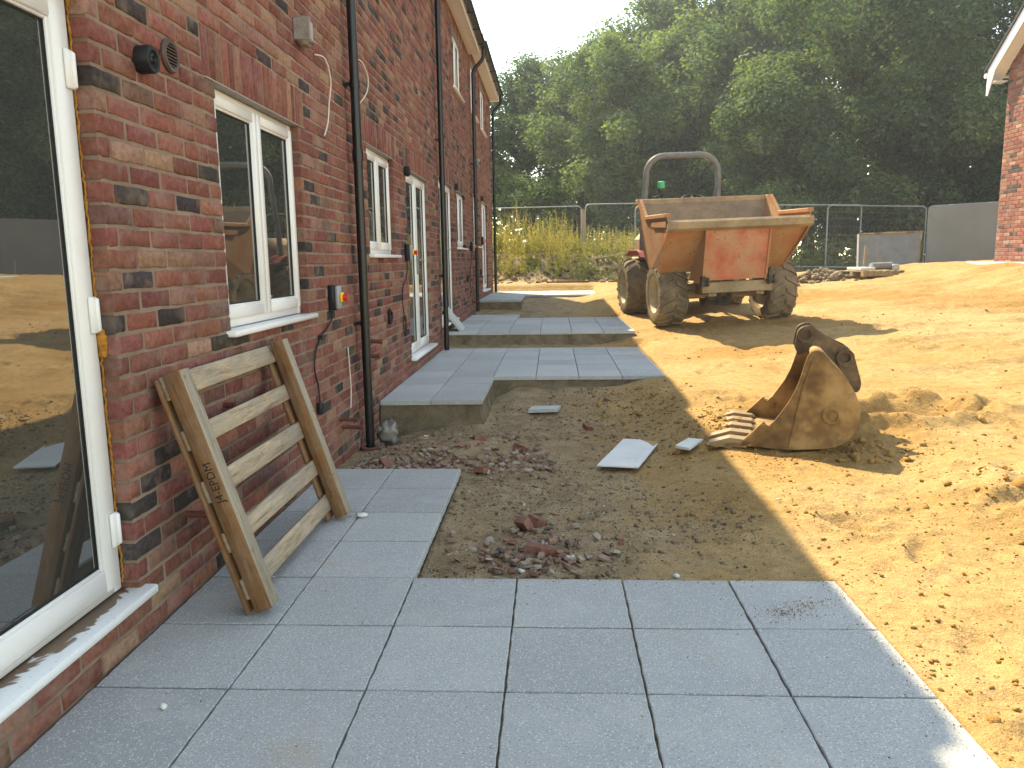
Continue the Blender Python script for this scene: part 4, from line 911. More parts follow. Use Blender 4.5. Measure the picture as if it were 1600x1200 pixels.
b_ = B(); b_.tube([(.08, .1, .44), (.10, ry-.1, .46)], .04, 10); lpart(b_, 'drive_shaft', M['engine'], CH, 40)
for x in (-.27, .27):
    b_ = B(); b_.tube([(x, .55, .55), (x, .15, .95)], .045, 10); b_.tube([(x, .15, .95), (x, .0, 1.1)], .028, 10); lpart(b_, 'tipping_ram', M['dusty'], DU, 40)
b_ = B(); b_.box(-.62, .62, 1.15, 3.0, .55, .95, .05); b_.box(-.55, .55, 1.75, 3.0, .95, 1.38, .12); b_.box(-.60, .60, .75, 1.2, .55, .64, .02); lpart(b_, 'engine_cover', M['dusty'], DU, 40)
for s in (-1, 1):
    b_ = B(); pts = [(ry-.50, .96), (ry-.38, 1.04), (ry-.25, 1.07), (ry+.30, 1.07), (ry+.55, .98)]
    for i in range(4):
        (ya, za), (yb, zb) = pts[i], pts[i+1]; x0, x1 = (s*.58, s*.80)
        b_.add([(x0, ya, za), (x1, ya, za), (x1, yb, zb), (x0, yb, zb), (x0, ya, za+.02), (x1, ya, za+.02), (x1, yb, zb+.02), (x0, yb, zb+.02)], [(0, 1, 2, 3), (7, 6, 5, 4), (0, 4, 5, 1), (1, 5, 6, 2), (2, 6, 7, 3), (3, 7, 4, 0)])
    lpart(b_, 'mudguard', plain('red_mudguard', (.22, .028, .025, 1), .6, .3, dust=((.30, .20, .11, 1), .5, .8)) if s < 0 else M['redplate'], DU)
b_ = B(); b_.box(-.25, .25, 1.55, 1.95, 1.12, 1.22, .04); b_.box(-.25, .25, 1.90, 2.0, 1.2, 1.6, .04); lpart(b_, 'seat', M['engine'], DU, 40)
b_ = B(); b_.tube([(0, 1.0, .9), (0, 1.12, 1.80)], .035, 10); ringp = [(0+.19*math.cos(2*math.pi*k/24), 1.15+.19*math.sin(2*math.pi*k/24)*.8, 1.84+.19*math.sin(2*math.pi*k/24)*.5) for k in range(25)]; b_.tube(ringp, .016, 8, False); b_.tube([ringp[0], ringp[12]], .014, 6); b_.tube([ringp[6], ringp[18]], .014, 6); lpart(b_, 'steering_wheel', M['engine'], DU, 40)
b_ = B(); rw, rt_ = .60, 2.72; pts = [(-rw-.03, 1.75, .95), (-rw-.02, 1.62, 1.6), (-rw, 1.50, 2.18)]
for k in range(1, 8): t = math.pi-(math.pi/2)*k/7; pts.append((-rw+.30+.30*math.cos(t), 1.50-.02*k/7, 2.27+.30*math.sin(t)))
for k in range(0, 8): t = math.pi/2-(math.pi/2)*k/7; pts.append((rw-.30+.30*math.cos(t), 1.48+.02*k/7, 2.27+.30*math.sin(t)))
pts += [(rw, 1.50, 2.18), (rw+.02, 1.62, 1.6), (rw+.03, 1.75, .95)]
b_.M = Matrix.Translation((-.08, 0, 0)); b_.tube(pts, .047, 14); b_.box(rw-.01, rw+.06, 1.55, 1.70, 1.5, 2.0, .01); b_.tube([(rw-.04, 1.62, 1.72), (rw-.01, 1.56, 2.02)], .035, 8); lpart(b_, 'roll_bar', M['rops'], DU, 50)
b_ = B(); b_.tube([(-rw-.055, 1.60, 1.6), (-rw-.075, 1.55, 2.12)], .009, 6); lpart(b_, 'aerial', M['engine'], DU)
b_ = B(); b_.lathe([(0, .0), (0, .055), (.02, .06), (.10, .055), (.11, .04), (.115, 0)], (-.44, 1.45, 2.06), 'z', 16); BC = lpart(b_, 'beacon', M['green'], DU, 40)
b_ = B(); b_.tube([(-.57, 1.5, 1.92), (-.44, 1.46, 1.95), (-.44, 1.45, 2.06)], .014, 8); b_.lathe([(1.99, .0), (1.99, .05), (2.06, .06)], (-.44, 1.45, 0), 'z', 14); lpart(b_, 'beacon_base', M['engine'], DU, 40)

# ------------------------------------------------------------------ loose boards, slabs, rubble
def gzs(x, y): return float(gz_full(np.array([x]), np.array([y]))[0])
def gzc(x, y): return float(gz(np.array([x]), np.array([y]))[0])
def slab_thing(name, mat, poly, t, label, cat, tilt=(0, 0), lift=.012, group=None):
    cx_ = sum(p[0] for p in poly)/len(poly); cy_ = sum(p[1] for p in poly)/len(poly); z = max(gzs(*p) for p in poly+[(cx_, cy_)])+lift
    b_ = B(); b_.prism([(p[0]-cx_, p[1]-cy_) for p in poly], (cx_, cy_, z-t), (1, 0, tilt[0]), (0, 1, tilt[1]), (0, 0, 1), t); o = b_.build(name, mat); return tag(o, label, cat, group)
wb = slab_thing('white_board', M['board'], [(1.80, 5.10), (2.045, 5.87), (2.17, 5.85), (2.215, 5.74), (2.24, 5.63), (2.29, 5.73), (2.07, 5.05)], .010, 'large torn white sheet of plasterboard lying on the soil', 'board', (0, .0), .012)
slab_thing('board_core', M['boardcore'], [(2.15, 5.86), (2.295, 5.80), (2.255, 5.62), (2.15, 5.70)], .006, 'torn brown back layer at the corner of the white board', 'board', (0, 0), .004)
slab_thing('paving_offcut', M['board'], [(2.345, 5.28), (2.47, 5.50), (2.57, 5.46), (2.425, 5.20)], .018, 'small white board offcut beside the bucket teeth in the shade', 'board', (0, .0), .016)
slab_thing('paving_offcut', M['greyslab'], [(1.28, 7.02), (1.32, 7.16), (1.58, 7.16), (1.55, 7.03)], .03, 'narrow grey slab offcut lying below the second patio', 'slab', (.02, .05), .03)
b_ = B(Matrix.Translation((.215, 11.14, .372)) @ Matrix.Rotation(-R(38), 4, 'Y')); b_.box(-.04, 0, .0, .44, 0, .45, .004); tag(b_.build('paving_slab', M['greyslab'], None, 40), 'single grey paving slab leaning on the wall beside the second downpipe', 'slab')
# crumpled plastic by the pipe base
ico = bmesh.new(); bmesh.ops.create_icosphere(ico, subdivisions=3, radius=1.0)
ICO_V = np.array([v_.co[:] for v_ in ico.verts]); ICO_F = np.array([[v_.index for v_ in f.verts] for f in ico.faces]); ico.free()
ico = bmesh.new(); bmesh.ops.create_icosphere(ico, subdivisions=1, radius=1.0)
IC1_V = np.array([v_.co[:] for v_ in ico.verts]); IC1_F = np.array([[v_.index for v_ in f.verts] for f in ico.faces]); ico.free()
v_ = ICO_V*(1+.85*(rng.random((len(ICO_V), 1))-.5)); v_ = v_*np.array([.075, .05, .095])+np.array([.19, 6.08, .0])
tag(link('plastic_sheet', mesh_np('plastic_sheet', v_, ICO_F, M['cloth'])), 'crumpled clear plastic sheet at the foot of the nearest downpipe', 'plastic')
v_ = ICO_V*(1+.5*(rng.random((len(ICO_V), 1))-.5)); v_ = v_*np.array([.030, .022, .010])+np.array([.475, 4.015, .012])
tag(link('paper_scrap', mesh_np('paper_scrap', v_, ICO_F, M['board'])), 'small white scrap at the right foot of the pallet', 'scrap')
def rock(scale, loc, rd_):
    v_ = IC1_V*(1+.9*(rng.random((len(IC1_V), 1))-.5))*np.array(scale); a = rd_.uniform(0, 6.28); c, s = math.cos(a), math.sin(a); t = rd_.uniform(-.5, .5)
    v_ = np.stack([v_[:, 0]*c-v_[:, 1]*s, v_[:, 0]*s+v_[:, 1]*c, v_[:, 2]+v_[:, 0]*t], -1); return v_+np.array(loc)
def scatter(name, mat, n, pos, size, smooth=False, flat=.6, label=None):
    VV = []; FF = []; rd_ = random.Random(len(name)*7+n)
    P = [pos(rd_) for _ in range(n)]; P = np.array(P); zz = gz_full(P[:, 0], P[:, 1])
    for i in range(n):
        s = size(rd_); VV.append(rock((s*rd_.uniform(.7, 1.3), s*rd_.uniform(.7, 1.3), s*flat*rd_.uniform(.7, 1.2)), (P[i, 0], P[i, 1], zz[i]+s*flat*.30), rd_)); FF.append(IC1_F+len(IC1_V)*i)
    o = link(name, mesh_np(name, np.concatenate(VV), np.concatenate(FF), mat, smooth)); stuff(o); o['label'] = label or name.replace('_', ' '); o['category'] = name.split('_')[-1]; return o
ex = lambda r_, a, b_: min(b_, a*math.exp(r_.expovariate(2.2)))
def in_open(rd_):
    while True:
        y = 1.6+rd_.random()**1.7*10; x = 2.72+rd_.random()*6
        dn_ = float(sstep(.42, .7, vnoise(np.array([x*.9+.3]), np.array([y*.8]), 21))[0])
        if rd_.random() < .10+.9*dn_: return (x, y)
scatter('sand_clods', M['clod'], 4200, in_open, lambda r_: ex(r_, .003, .017), False, .7, 'small clods of damp sand strewn over the sand')
def near_open(rd_): return (2.72+rd_.random()**1.3*3.2, 1.7+rd_.random()**1.5*5)
scatter('sand_grit', M['clod'], 6000, near_open, lambda r_: ex(r_, .0022, .010), False, .7, 'fine grit and crumbs on the sunlit sand beside the patio')
def ring_b(rd_):
    c = rd_.choice([((3.05, 5.35), (.75, .28)), ((2.72, 5.85), (.22, .55)), ((4.15, 5.85), (.55, .35)), ((3.55, 5.0), (.35, .2)), ((4.1, 3.9), (.55, .5)), ((4.2, 3.4), (.4, .5)), ((2.25, 6.9), (.45, .5))])
    return (c[0][0]+rd_.gauss(0, c[1][0]*.6), c[0][1]+rd_.gauss(0, c[1][1]*.6))
scatter('sand_lumps', M['clod'], 1500, ring_b, lambda r_: ex(r_, .005, .03), False, .75, 'broken lumps of sand heaped around the bucket')
def in_pit(rd_):
    while True:
        x, y = rd_.uniform(.9, 2.6), rd_.uniform(3.23, 7.9)
        if y > 5.1: x = rd_.uniform(.05, 2.6)
        if y > 6.55 and x < .95: continue
        if rd_.random() < .15+.85*float(sstep(.35, .65, vnoise(np.array([x*1.6]), np.array([y*1.6]), 81))[0]): return (x, y)
scatter('soil_gravel', M['soilclod'], 7000, in_pit, lambda r_: ex(r_, .003, .017), False, .6, 'loose stony soil between the two nearest patios')
scatter('pebbles', M['gravel'], 2600, in_pit, lambda r_: ex(r_, .003, .013), False, .6, 'small mixed stones on the shaded soil')
def rub(rd_):
    if rd_.random() < .68: return (.15+rd_.random()**1.1*1.35, 5.06+abs(rd_.gauss(0, .38)))
    return (1.42+rd_.gauss(0, .17), 3.62+rd_.gauss(0, .14))
def chip(rd_):
    return (rd_.uniform(.02, .07), rd_.uniform(.02, .05), rd_.uniform(.006, .02))
VV = []; FF = []; CC = []; rd_ = random.Random(31); k = 0
b_ = B()
for i in range(430):
    x, y = rub(rd_)
    if y > 6.55 and x < 1: continue
    if 3.2 > y or (x < .92 and y < 5.03): continue
    z = gzs(x, y); l_, w_, t_ = chip(rd_); b_.M = Matrix.Translation((x, y, z+.006+rd_.random()*.012)) @ Matrix.Rotation(rd_.uniform(0, 6.3), 4, 'Z') @ Matrix.Rotation(rd_.gauss(0, .30), 4, 'X') @ Matrix.Rotation(rd_.gauss(0, .30), 4, 'Y')
    c = bcolor(rd_) if rd_.random() < .75 else (.34, .29, .24, 1); q_ = rd_.uniform(.1, .65); c = (c[0]*(1-q_)+.30*q_, c[1]*(1-q_)+.23*q_, c[2]*(1-q_)+.17*q_, 1)
    j = lambda a: a*rd_.uniform(.65, 1.1)
    pts = [(-j(l_), -j(w_)), (j(l_)*.2, -j(w_)*1.1), (j(l_), -j(w_)*.5), (j(l_)*.9, j(w_)), (-j(l_)*.3, j(w_)), (-j(l_), j(w_)*.3)]
    n_ = 6; b_.add([(p[0]*.5, p[1]*.5, -t_/2) for p in pts]+[(p[0]*.46, p[1]*.46, t_/2+rd_.uniform(-.003, .003)) for p in pts], [tuple(range(n_))[::-1], tuple(range(n_, 2*n_))]+[(q, (q+1) % n_, (q+1) % n_+n_, q+n_) for q in range(n_)], c)
o = stuff(b_.build('brick_rubble', M['brick_set'], None, False, False)); o['label'] = 'scattered chips of broken brick on the soil'; o['category'] = 'rubble'
def bat(x, y, l_, rz, rx, ry_, label, grp='broken bricks in the rubble'):
    rr = random.Random(int(x*1000)); b_ = B(Matrix.Translation((x, y, gzs(x, y)+.018)) @ Matrix.Rotation(rz, 4, 'Z') @ Matrix.Rotation(rx, 4, 'X') @ Matrix.Rotation(ry_, 4, 'Y') @ Matrix.Diagonal((rr.uniform(.55, .8), .8, rr.uniform(.55, .8), 1)) @ Matrix.Translation((.05, 0, 0)))
    brick_geo(b_, l_, .065, .1, rr, True); o = b_.build('broken_brick', M['brick'], None, 50); o.color = bcolor(rr) if rr.random() < .0 else (.20, .088, .065, 1); tag(o, label, 'brick', grp)
for a in ((.36, 5.22, .16, .6, .3, .1, 'broken red brick lying nearest the foot of the first downpipe'), (.95, 5.80, .12, 1.9, .1, .3, 'broken brick standing at the back of the rubble by the second patio corner'),
          (1.27, 5.62, .12, .9, .2, .5, 'dark broken brick at the right end of the long rubble strip'), (1.36, 3.98, .15, 2.3, 1.0, .2, 'red brick piece standing upright on the small front rubble heap'),
          (1.42, 4.06, .10, .8, .2, .4, 'brick piece behind the upright one on the small rubble heap'), (1.45, 3.62, .20, 1.4, .1, .1, 'long dusty brick piece lying flat in the small front rubble heap'),
          (1.80, 6.45, .11, .3, .2, .2, 'single half brick on the soil beyond the white board'), (2.02, 7.25, .10, 1.2, .4, .2, 'brick piece on the soil close to the front of the second patio'),
          (1.03, 5.08, .13, 2.7, .4, .1, 'thin red brick piece at the far corner of the near paving strip')): bat(*a)
rs = random.Random(77)
for (x, y, s, lab) in ((1.36, 3.40, .022, 'white stone at the left of the small front rubble heap'), (1.60, 3.58, .018, 'pale stone at the right of the small front rubble heap'), (2.06, 3.36, .022, 'pale stone on the soil beyond the third wide slab'), (2.72, 4.15, .012, 'lone pale pebble on the soil near the shadow edge'), (.50, 5.95, .03, 'flat white tile chip standing in the rubble below the second patio')):
    v_ = rock((s, s*.7, s*.55), (x, y, gzs(x, y)+s*.3), rs); tag(link('pale_stone', mesh_np('pale_stone', v_, IC1_F, M['board'])), lab, 'stone')
v_ = rock((.010, .009, .008), (.30, 2.18, .008), rs); tag(link('pale_stone', mesh_np('pale_stone', v_, IC1_F, M['board'])), 'tiny white pebble lying on the near paving by the door', 'stone')
v_ = rock((.035, .03, .03), (3.55, 6.75, gzs(3.55, 6.75)+.02), rs); tag(link('pale_stone', mesh_np('pale_stone', v_, IC1_F, M['greyslab'])), 'bluish stone on the sunlit sand left of the bucket lugs', 'stone')

VV = []; FF = []; rd_ = random.Random(19)
for i in range(1300):
    t_ = rd_.random()
    if t_ < .35: x, y = 2.44+rd_.gauss(0, .07), 2.92+rd_.gauss(0, .05); x += (2.92-y)*-.9
    elif t_ < .6: x, y = 2.69-abs(rd_.gauss(0, .05)), rd_.uniform(1.6, 3.19)
    elif t_ < .8: x, y = rd_.uniform(.9, 2.69), 3.195-abs(rd_.gauss(0, .035))
    elif t_ < .9: x, y = .46+rd_.gauss(0, .05), 4.05+rd_.gauss(0, .06)
    else: x, y = rd_.uniform(.05, 2.6), rd_.uniform(1.2, 3.1)
    s_ = ex(rd_, .0009, .0032); VV.append(rock((s_, s_, s_*.7), (x, y, .003+s_*.2), rd_)); FF.append(IC1_F+len(IC1_V)*i)
o = stuff(link('spilt_grit', mesh_np('spilt_grit', np.concatenate(VV), np.concatenate(FF), M['clod']))); o['label'] = 'spilt sand and grit on the near paving slabs'; o['category'] = 'grit'

# ------------------------------------------------------------------ far side: bin, stack, fence, posts
Mb = Matrix.Translation((10.75, 22.3, .80)) @ Matrix.Rotation(R(-24), 4, 'Z')
BN = root('tipping_bin', 'grey steel tipping bin with rusty edges standing before the fence', 'bin', Mb)
b_ = B(); w0, w1, d0, d1, hh = .74, .765, .45, .62, 1.12
vs = [(-w0, -d0, .12), (w0, -d0, .12), (w0, d0, .12), (-w0, d0, .12), (-w1, -d1*.75, hh), (w1, -d1*.75, hh+.03), (w1, d1, hh), (-w1, d1, hh)]
b_.add(vs, [(0, 1, 5, 4), (1, 2, 6, 5), (2, 3, 7, 6), (3, 0, 4, 7), (0, 3, 2, 1)]); lpart(b_, 'tub', M['binsteel'], BN)
b_ = B(); b_.tube([(-w1, -d1*.75, hh), (w1, -d1*.75, hh+.03), (w1, d1, hh), (-w1, d1, hh), (-w1, -d1*.75, hh)], .028, 6); b_.tube([(w0, -d0, .12), (w1, -d1*.75, hh)], .02, 6); lpart(b_, 'rim', M['rust'], BN)
b_ = B(); b_.tube([(-w0-.01, -d0-.02, .08), (-w1-.01, -d1*.75-.02, hh)], .028, 6); lpart(b_, 'corner_post', M['fascia'], BN)
b_ = B(); b_.box(-.72, -.48, -d1*.75-.015+.03, -d1*.75+.04, .90, 1.03); lpart(b_, 'label_plate', M['yellow'], BN)
b_ = B(); b_.box(-.6, -.45, -.4, .4, -.02, .12, .01); b_.box(.45, .6, -.4, .4, -.02, .12, .01); lpart(b_, 'fork_channel', M['rust'], BN)
SX, SY = 7.95, 16.35; sz = gzs(SX, SY)
ST = root('timber_pallet', 'low dark pallet lying on the sand below the tipping bin', 'pallet', Matrix.Translation((SX, SY, sz)) @ Matrix.Rotation(.25, 4, 'Z'))
for y in (-.35, 0, .35):
    b_ = B(); b_.box(-.45, .45, y-.045, y+.045, 0, .09, .004); lpart(b_, 'runner', M['post'], ST)
for k in range(6):
    b_ = B(); b_.box(-.45+k*.16, -.35+k*.16, -.42, .42, .09, .11, .003); lpart(b_, 'deck_board', M['post'], ST)
b_ = B(Matrix.Translation((SX+.15, SY-.1, sz+.19)) @ Matrix.Rotation(.25, 4, 'Z')); b_.tube([(-.22, 0, 0), (.25, .02, .01)], .075, 12); b_.tube([(-.225, 0, 0), (-.2, 0, 0)], .055, 12); tag(b_.build('grey_roll', M['galv'], None, 40), 'short grey roll resting on the low pallet', 'roll')
b_ = B(Matrix.Translation((SX-.26, SY-.12, sz+.12)) @ Matrix.Rotation(.3, 4, 'Z')); b_.box(-.17, .16, -.25, .2, 0, .06, .012); tag(b_.build('white_pack', M['board'], None, 40), 'flat white pack resting on the left of the low pallet', 'pack')
b_ = B(Matrix.Translation((SX+.42, SY, sz+.11))); b_.box(-.06, .08, -.15, .15, 0, .12, .01); tag(b_.build('concrete_block', M['greyslab'], None, 40), 'pale block at the right end of the low pallet', 'block')
b_ = B(); b_.tube([(8.05, 17.0, 1.0), (8.07, 17.0, 1.55)], .02, 6); tag(b_.build('marker_stake', M['post']), 'short upright stake behind the low pallet', 'stake')
b_ = B(); b_.tube([(12.6, 20.3, .8), (12.6, 20.3, 1.55)], .018, 6); tag(b_.build('marker_stake', M['galv']), 'thin upright stake before the grey sheeted fence', 'stake')
VV = []; FF = []
for i in range(260):
    a, r_ = rng.random()*6.28, abs(rng.normal(0, .30)); x, y = 7.05+r_*1.4*math.cos(a), 16.6+r_*math.sin(a); s = .03+.05*rng.random()
    VV.append(rock((s, s, s*.8), (x, y, gzs(x, y)+.20*math.exp(-(r_/.33)**2)*rng.random()+.01), rs)); FF.append(IC1_F+len(IC1_V)*i)
o = stuff(link('soil_heap', mesh_np('soil_heap', np.concatenate(VV), np.concatenate(FF), M['soilclod']))); o['label'] = 'small heap of clods left of the low pallet'; o['category'] = 'heap'
def bank_p(rd_): return (rd_.uniform(-2, 6.5), 21.2+abs(rd_.gauss(0, .9)))
scatter('bank_clods', M['soilclod'], 900, bank_p, lambda r_: ex(r_, .02, .09), False, .7, 'rough soil clods down the face of the weedy bank')
def fence(p0, p1, z0, z1, label, sheet=False, hgt=2.0, lean=0.0):
    p0, p1 = Vector((p0[0], p0[1], z0)), Vector((p1[0], p1[1], z1)); d = (p1-p0); Ln = d.length; d.normalize(); up = Vector((0, -lean, 1)).normalized()
    Fp = root('fence_panel', label, 'fence', Matrix.Translation(p0), 'site fence panels')
    b_ = B(); rc = .12; pts = [p0-up*.05]
    pts += [p0+up*(hgt-rc)]+[p0+d*(rc-rc*math.cos(t))+up*(hgt-rc+rc*math.sin(t)) for t in (.4, .8, 1.2)]+[p0+d*rc+up*hgt, p0+d*(Ln-rc)+up*hgt]+[p1-d*(rc-rc*math.sin(t))+up*(hgt-rc+rc*math.cos(t)) for t in (.4, .8, 1.2)]+[p1+up*(hgt-rc), p1-up*.05]
    b_.tube(pts, .020, 7); b_.tube([p0+up*.12, p1+up*.12], .017, 6); b_.build('frame', M['galv'], Fp, 50)
    if sheet:
        n1, n2 = 26, 12; V_ = []
        for j in range(n2+1):
            for i in range(n1+1):
                q = p0+d*(Ln*i/n1)+up*(.03+(hgt-.03)*j/n2); q.y -= .03+.02*math.sin(i*1.1+j*.5)+.012*random.random(); V_.append(q)
        b_ = B(); b_.add(V_, [(j*(n1+1)+i, j*(n1+1)+i+1, (j+1)*(n1+1)+i+1, (j+1)*(n1+1)+i) for j in range(n2) for i in range(n1)]); b_.build('sheet', M['sheet'], Fp, 80, False)
    else:
        b_ = B(); k = int(Ln/.075)
        def wire(a, c, t=.0011):
            a, c = Vector(a), Vector(c); e_ = (c-a).cross(Vector((0, 1, 0))).normalized()*t; b_.add([a-e_, a+e_, c+e_, c-e_], [(0, 1, 2, 3)])
        for i in range(1, k): wire(p0+d*(Ln*i/k)+up*.12, p0+d*(Ln*i/k)+up*hgt)
        for z_ in (.35, .6, .85, 1.1, 1.35, 1.6, 1.8): wire(p0+up*z_, p1+up*z_, .0014)
        stuff(b_.build('wire_mesh', M['galv'], Fp, False, False))
    for q in (p0, p1):
        b_ = B(); b_.box(q.x-.11, q.x+.11, q.y-.30, q.y+.30, q.z-.06, q.z+.07, .03); b_.build('foot_block', M['engine'], Fp, 40)
fence((9.96, 25.0), (13.0, 25.2), .88, .80, 'mesh fence panel directly behind the grey tipping bin')
fence((7.6, 25.1), (11.0, 25.08), .93, .88, 'mesh fence panel showing just right of the dumper skip')
fence((4.1, 25.1), (7.52, 25.1), .96, .93, 'mesh fence panel behind the dumper roll bar')
fence((13.05, 25.15), (16.4, 22.6), .80, .86, 'fence panel covered in grey sheeting beside the sunlit gable', True)
fence((-.9, 25.2), (2.42, 25.1), .98, 1.0, 'mesh fence panel between the two timber posts on the weedy bank', lean=0)
fence((2.55, 25.1), (5.2, 25.1), 1.05, 1.05, 'mesh fence panel right of the taller timber post')
for (x, y, z0, z1, lab) in ((2.47, 24.9, 1.1, 2.88, 'square timber post rising from the weeds left of the dumper'), (-.75, 25.0, 1.1, 2.80, 'timber post close beside the end of the terrace')):
    b_ = B(); b_.box(x-.065, x+.065, y-.05, y+.05, z0-.3, z1, .008); tag(b_.build('timber_post', M['post'], None, 40), lab, 'post')
b_ = B(Matrix.Translation((3.25, 22.6, 1.46)) @ Matrix.Rotation(-R(10.5), 4, 'Y')); b_.box(-.70, .80, -.06, .06, -.015, .02, .004); tag(b_.build('plank', M['slat'], None, 40), 'pale plank lying on the edge of the soil bank', 'plank')
b_ = B(Matrix.Translation((1.9, 20.75, gzs(1.9, 20.75)+.03))); b_.box(-.55, .55, -.05, .05, -.02, .025, .004); tag(b_.build('kerb_timber', M['copper'], None, 40), 'reddish timber length on the sand beyond the farthest patio', 'timber')

# ------------------------------------------------------------------ weeds on the bank
VV = []; FF = []; CC = []; nv = 0
for i in range(2700):
    x = rng.uniform(-2.5, 6.3); y = rng.uniform(21.7, 26.5); hgt = rng.uniform(.25, 1.0)*(.30+1.45*float(vnoise(np.array([x*1.5]), np.array([y*.6]), 91)[0]))
    if y < 23: hgt *= .55
    base = np.array([x, y, gzc(x, y)-.03]); hue = rng.random()*.3 + .85*float(vnoise(np.array([x*1.4]), np.array([y*.8]), 95)[0]) - .12; ln = rng.normal(0, .14, 2)
    nl = 16
    for k in range(nl):
        t = (k+1)/nl; c = base+np.array([ln[0]*t*hgt, ln[1]*t*hgt, hgt*t]); a = rng.random()*6.28; el = rng.uniform(-.3, .9)
        s = rng.uniform(.05, .12)*(1.15-.6*t); d = np.array([math.cos(a)*math.cos(el), math.sin(a)*math.cos(el), math.sin(el)])
        e_ = np.cross(d, rng.normal(size=3)); e_ /= np.linalg.norm(e_)+1e-6
        VV += [c, c+d*s*.5+e_*s*.24, c+d*s, c+d*s*.5-e_*s*.24]; FF.append([nv, nv+1, nv+2, nv+3]); CC += [[min(1, max(0, hue+rng.normal(0, .12)+.25*(t-.5)))]*3+[1]]*4; nv += 4
    tp = base+np.array([ln[0]*hgt, ln[1]*hgt, hgt]); e_ = np.array([.006, 0, 0]); VV += [base-e_, base+e_, tp+e_*.4, tp-e_*.4]; FF.append([nv, nv+1, nv+2, nv+3]); CC += [[min(1, hue+.2)]*3+[1]]*4; nv += 4
wd_ = stuff(link('tall_weeds', mesh_np('tall_weeds', np.array(VV), np.array(FF), M['weed'], False, CC))); wd_['label'] = 'tall yellow green weeds on the soil bank by the fence'; wd_['category'] = 'weeds'
VV = []; FF = []; CC = []; nv = 0       # scrub and grass under the trees on the right
for i in range(1500):
    x = rng.uniform(6, 26); y = rng.uniform(25.6, 28.5); base = np.array([x, y, gzc(x, y)-.02]); hgt = rng.uniform(.4, 1.3)
    for k in range(12):
        t = (k+1)/12; c = base+np.array([rng.normal(0, .12), rng.normal(0, .12), hgt*t]); d = rng.normal(size=3); d /= np.linalg.norm(d); s = rng.uniform(.07, .16); e_ = np.cross(d, rng.normal(size=3)); e_ /= np.linalg.norm(e_)+1e-6
        VV += [c, c+d*s*.5+e_*s*.25, c+d*s, c+d*s*.5-e_*s*.25]; FF.append([nv, nv+1, nv+2, nv+3]); CC += [[rng.random()*.55]*3+[1]]*4; nv += 4
ug = stuff(link('undergrowth', mesh_np('undergrowth', np.array(VV), np.array(FF), M['weed'], False, CC))); ug['label'] = 'rough grass and scrub behind the mesh fence'; ug['category'] = 'scrub'

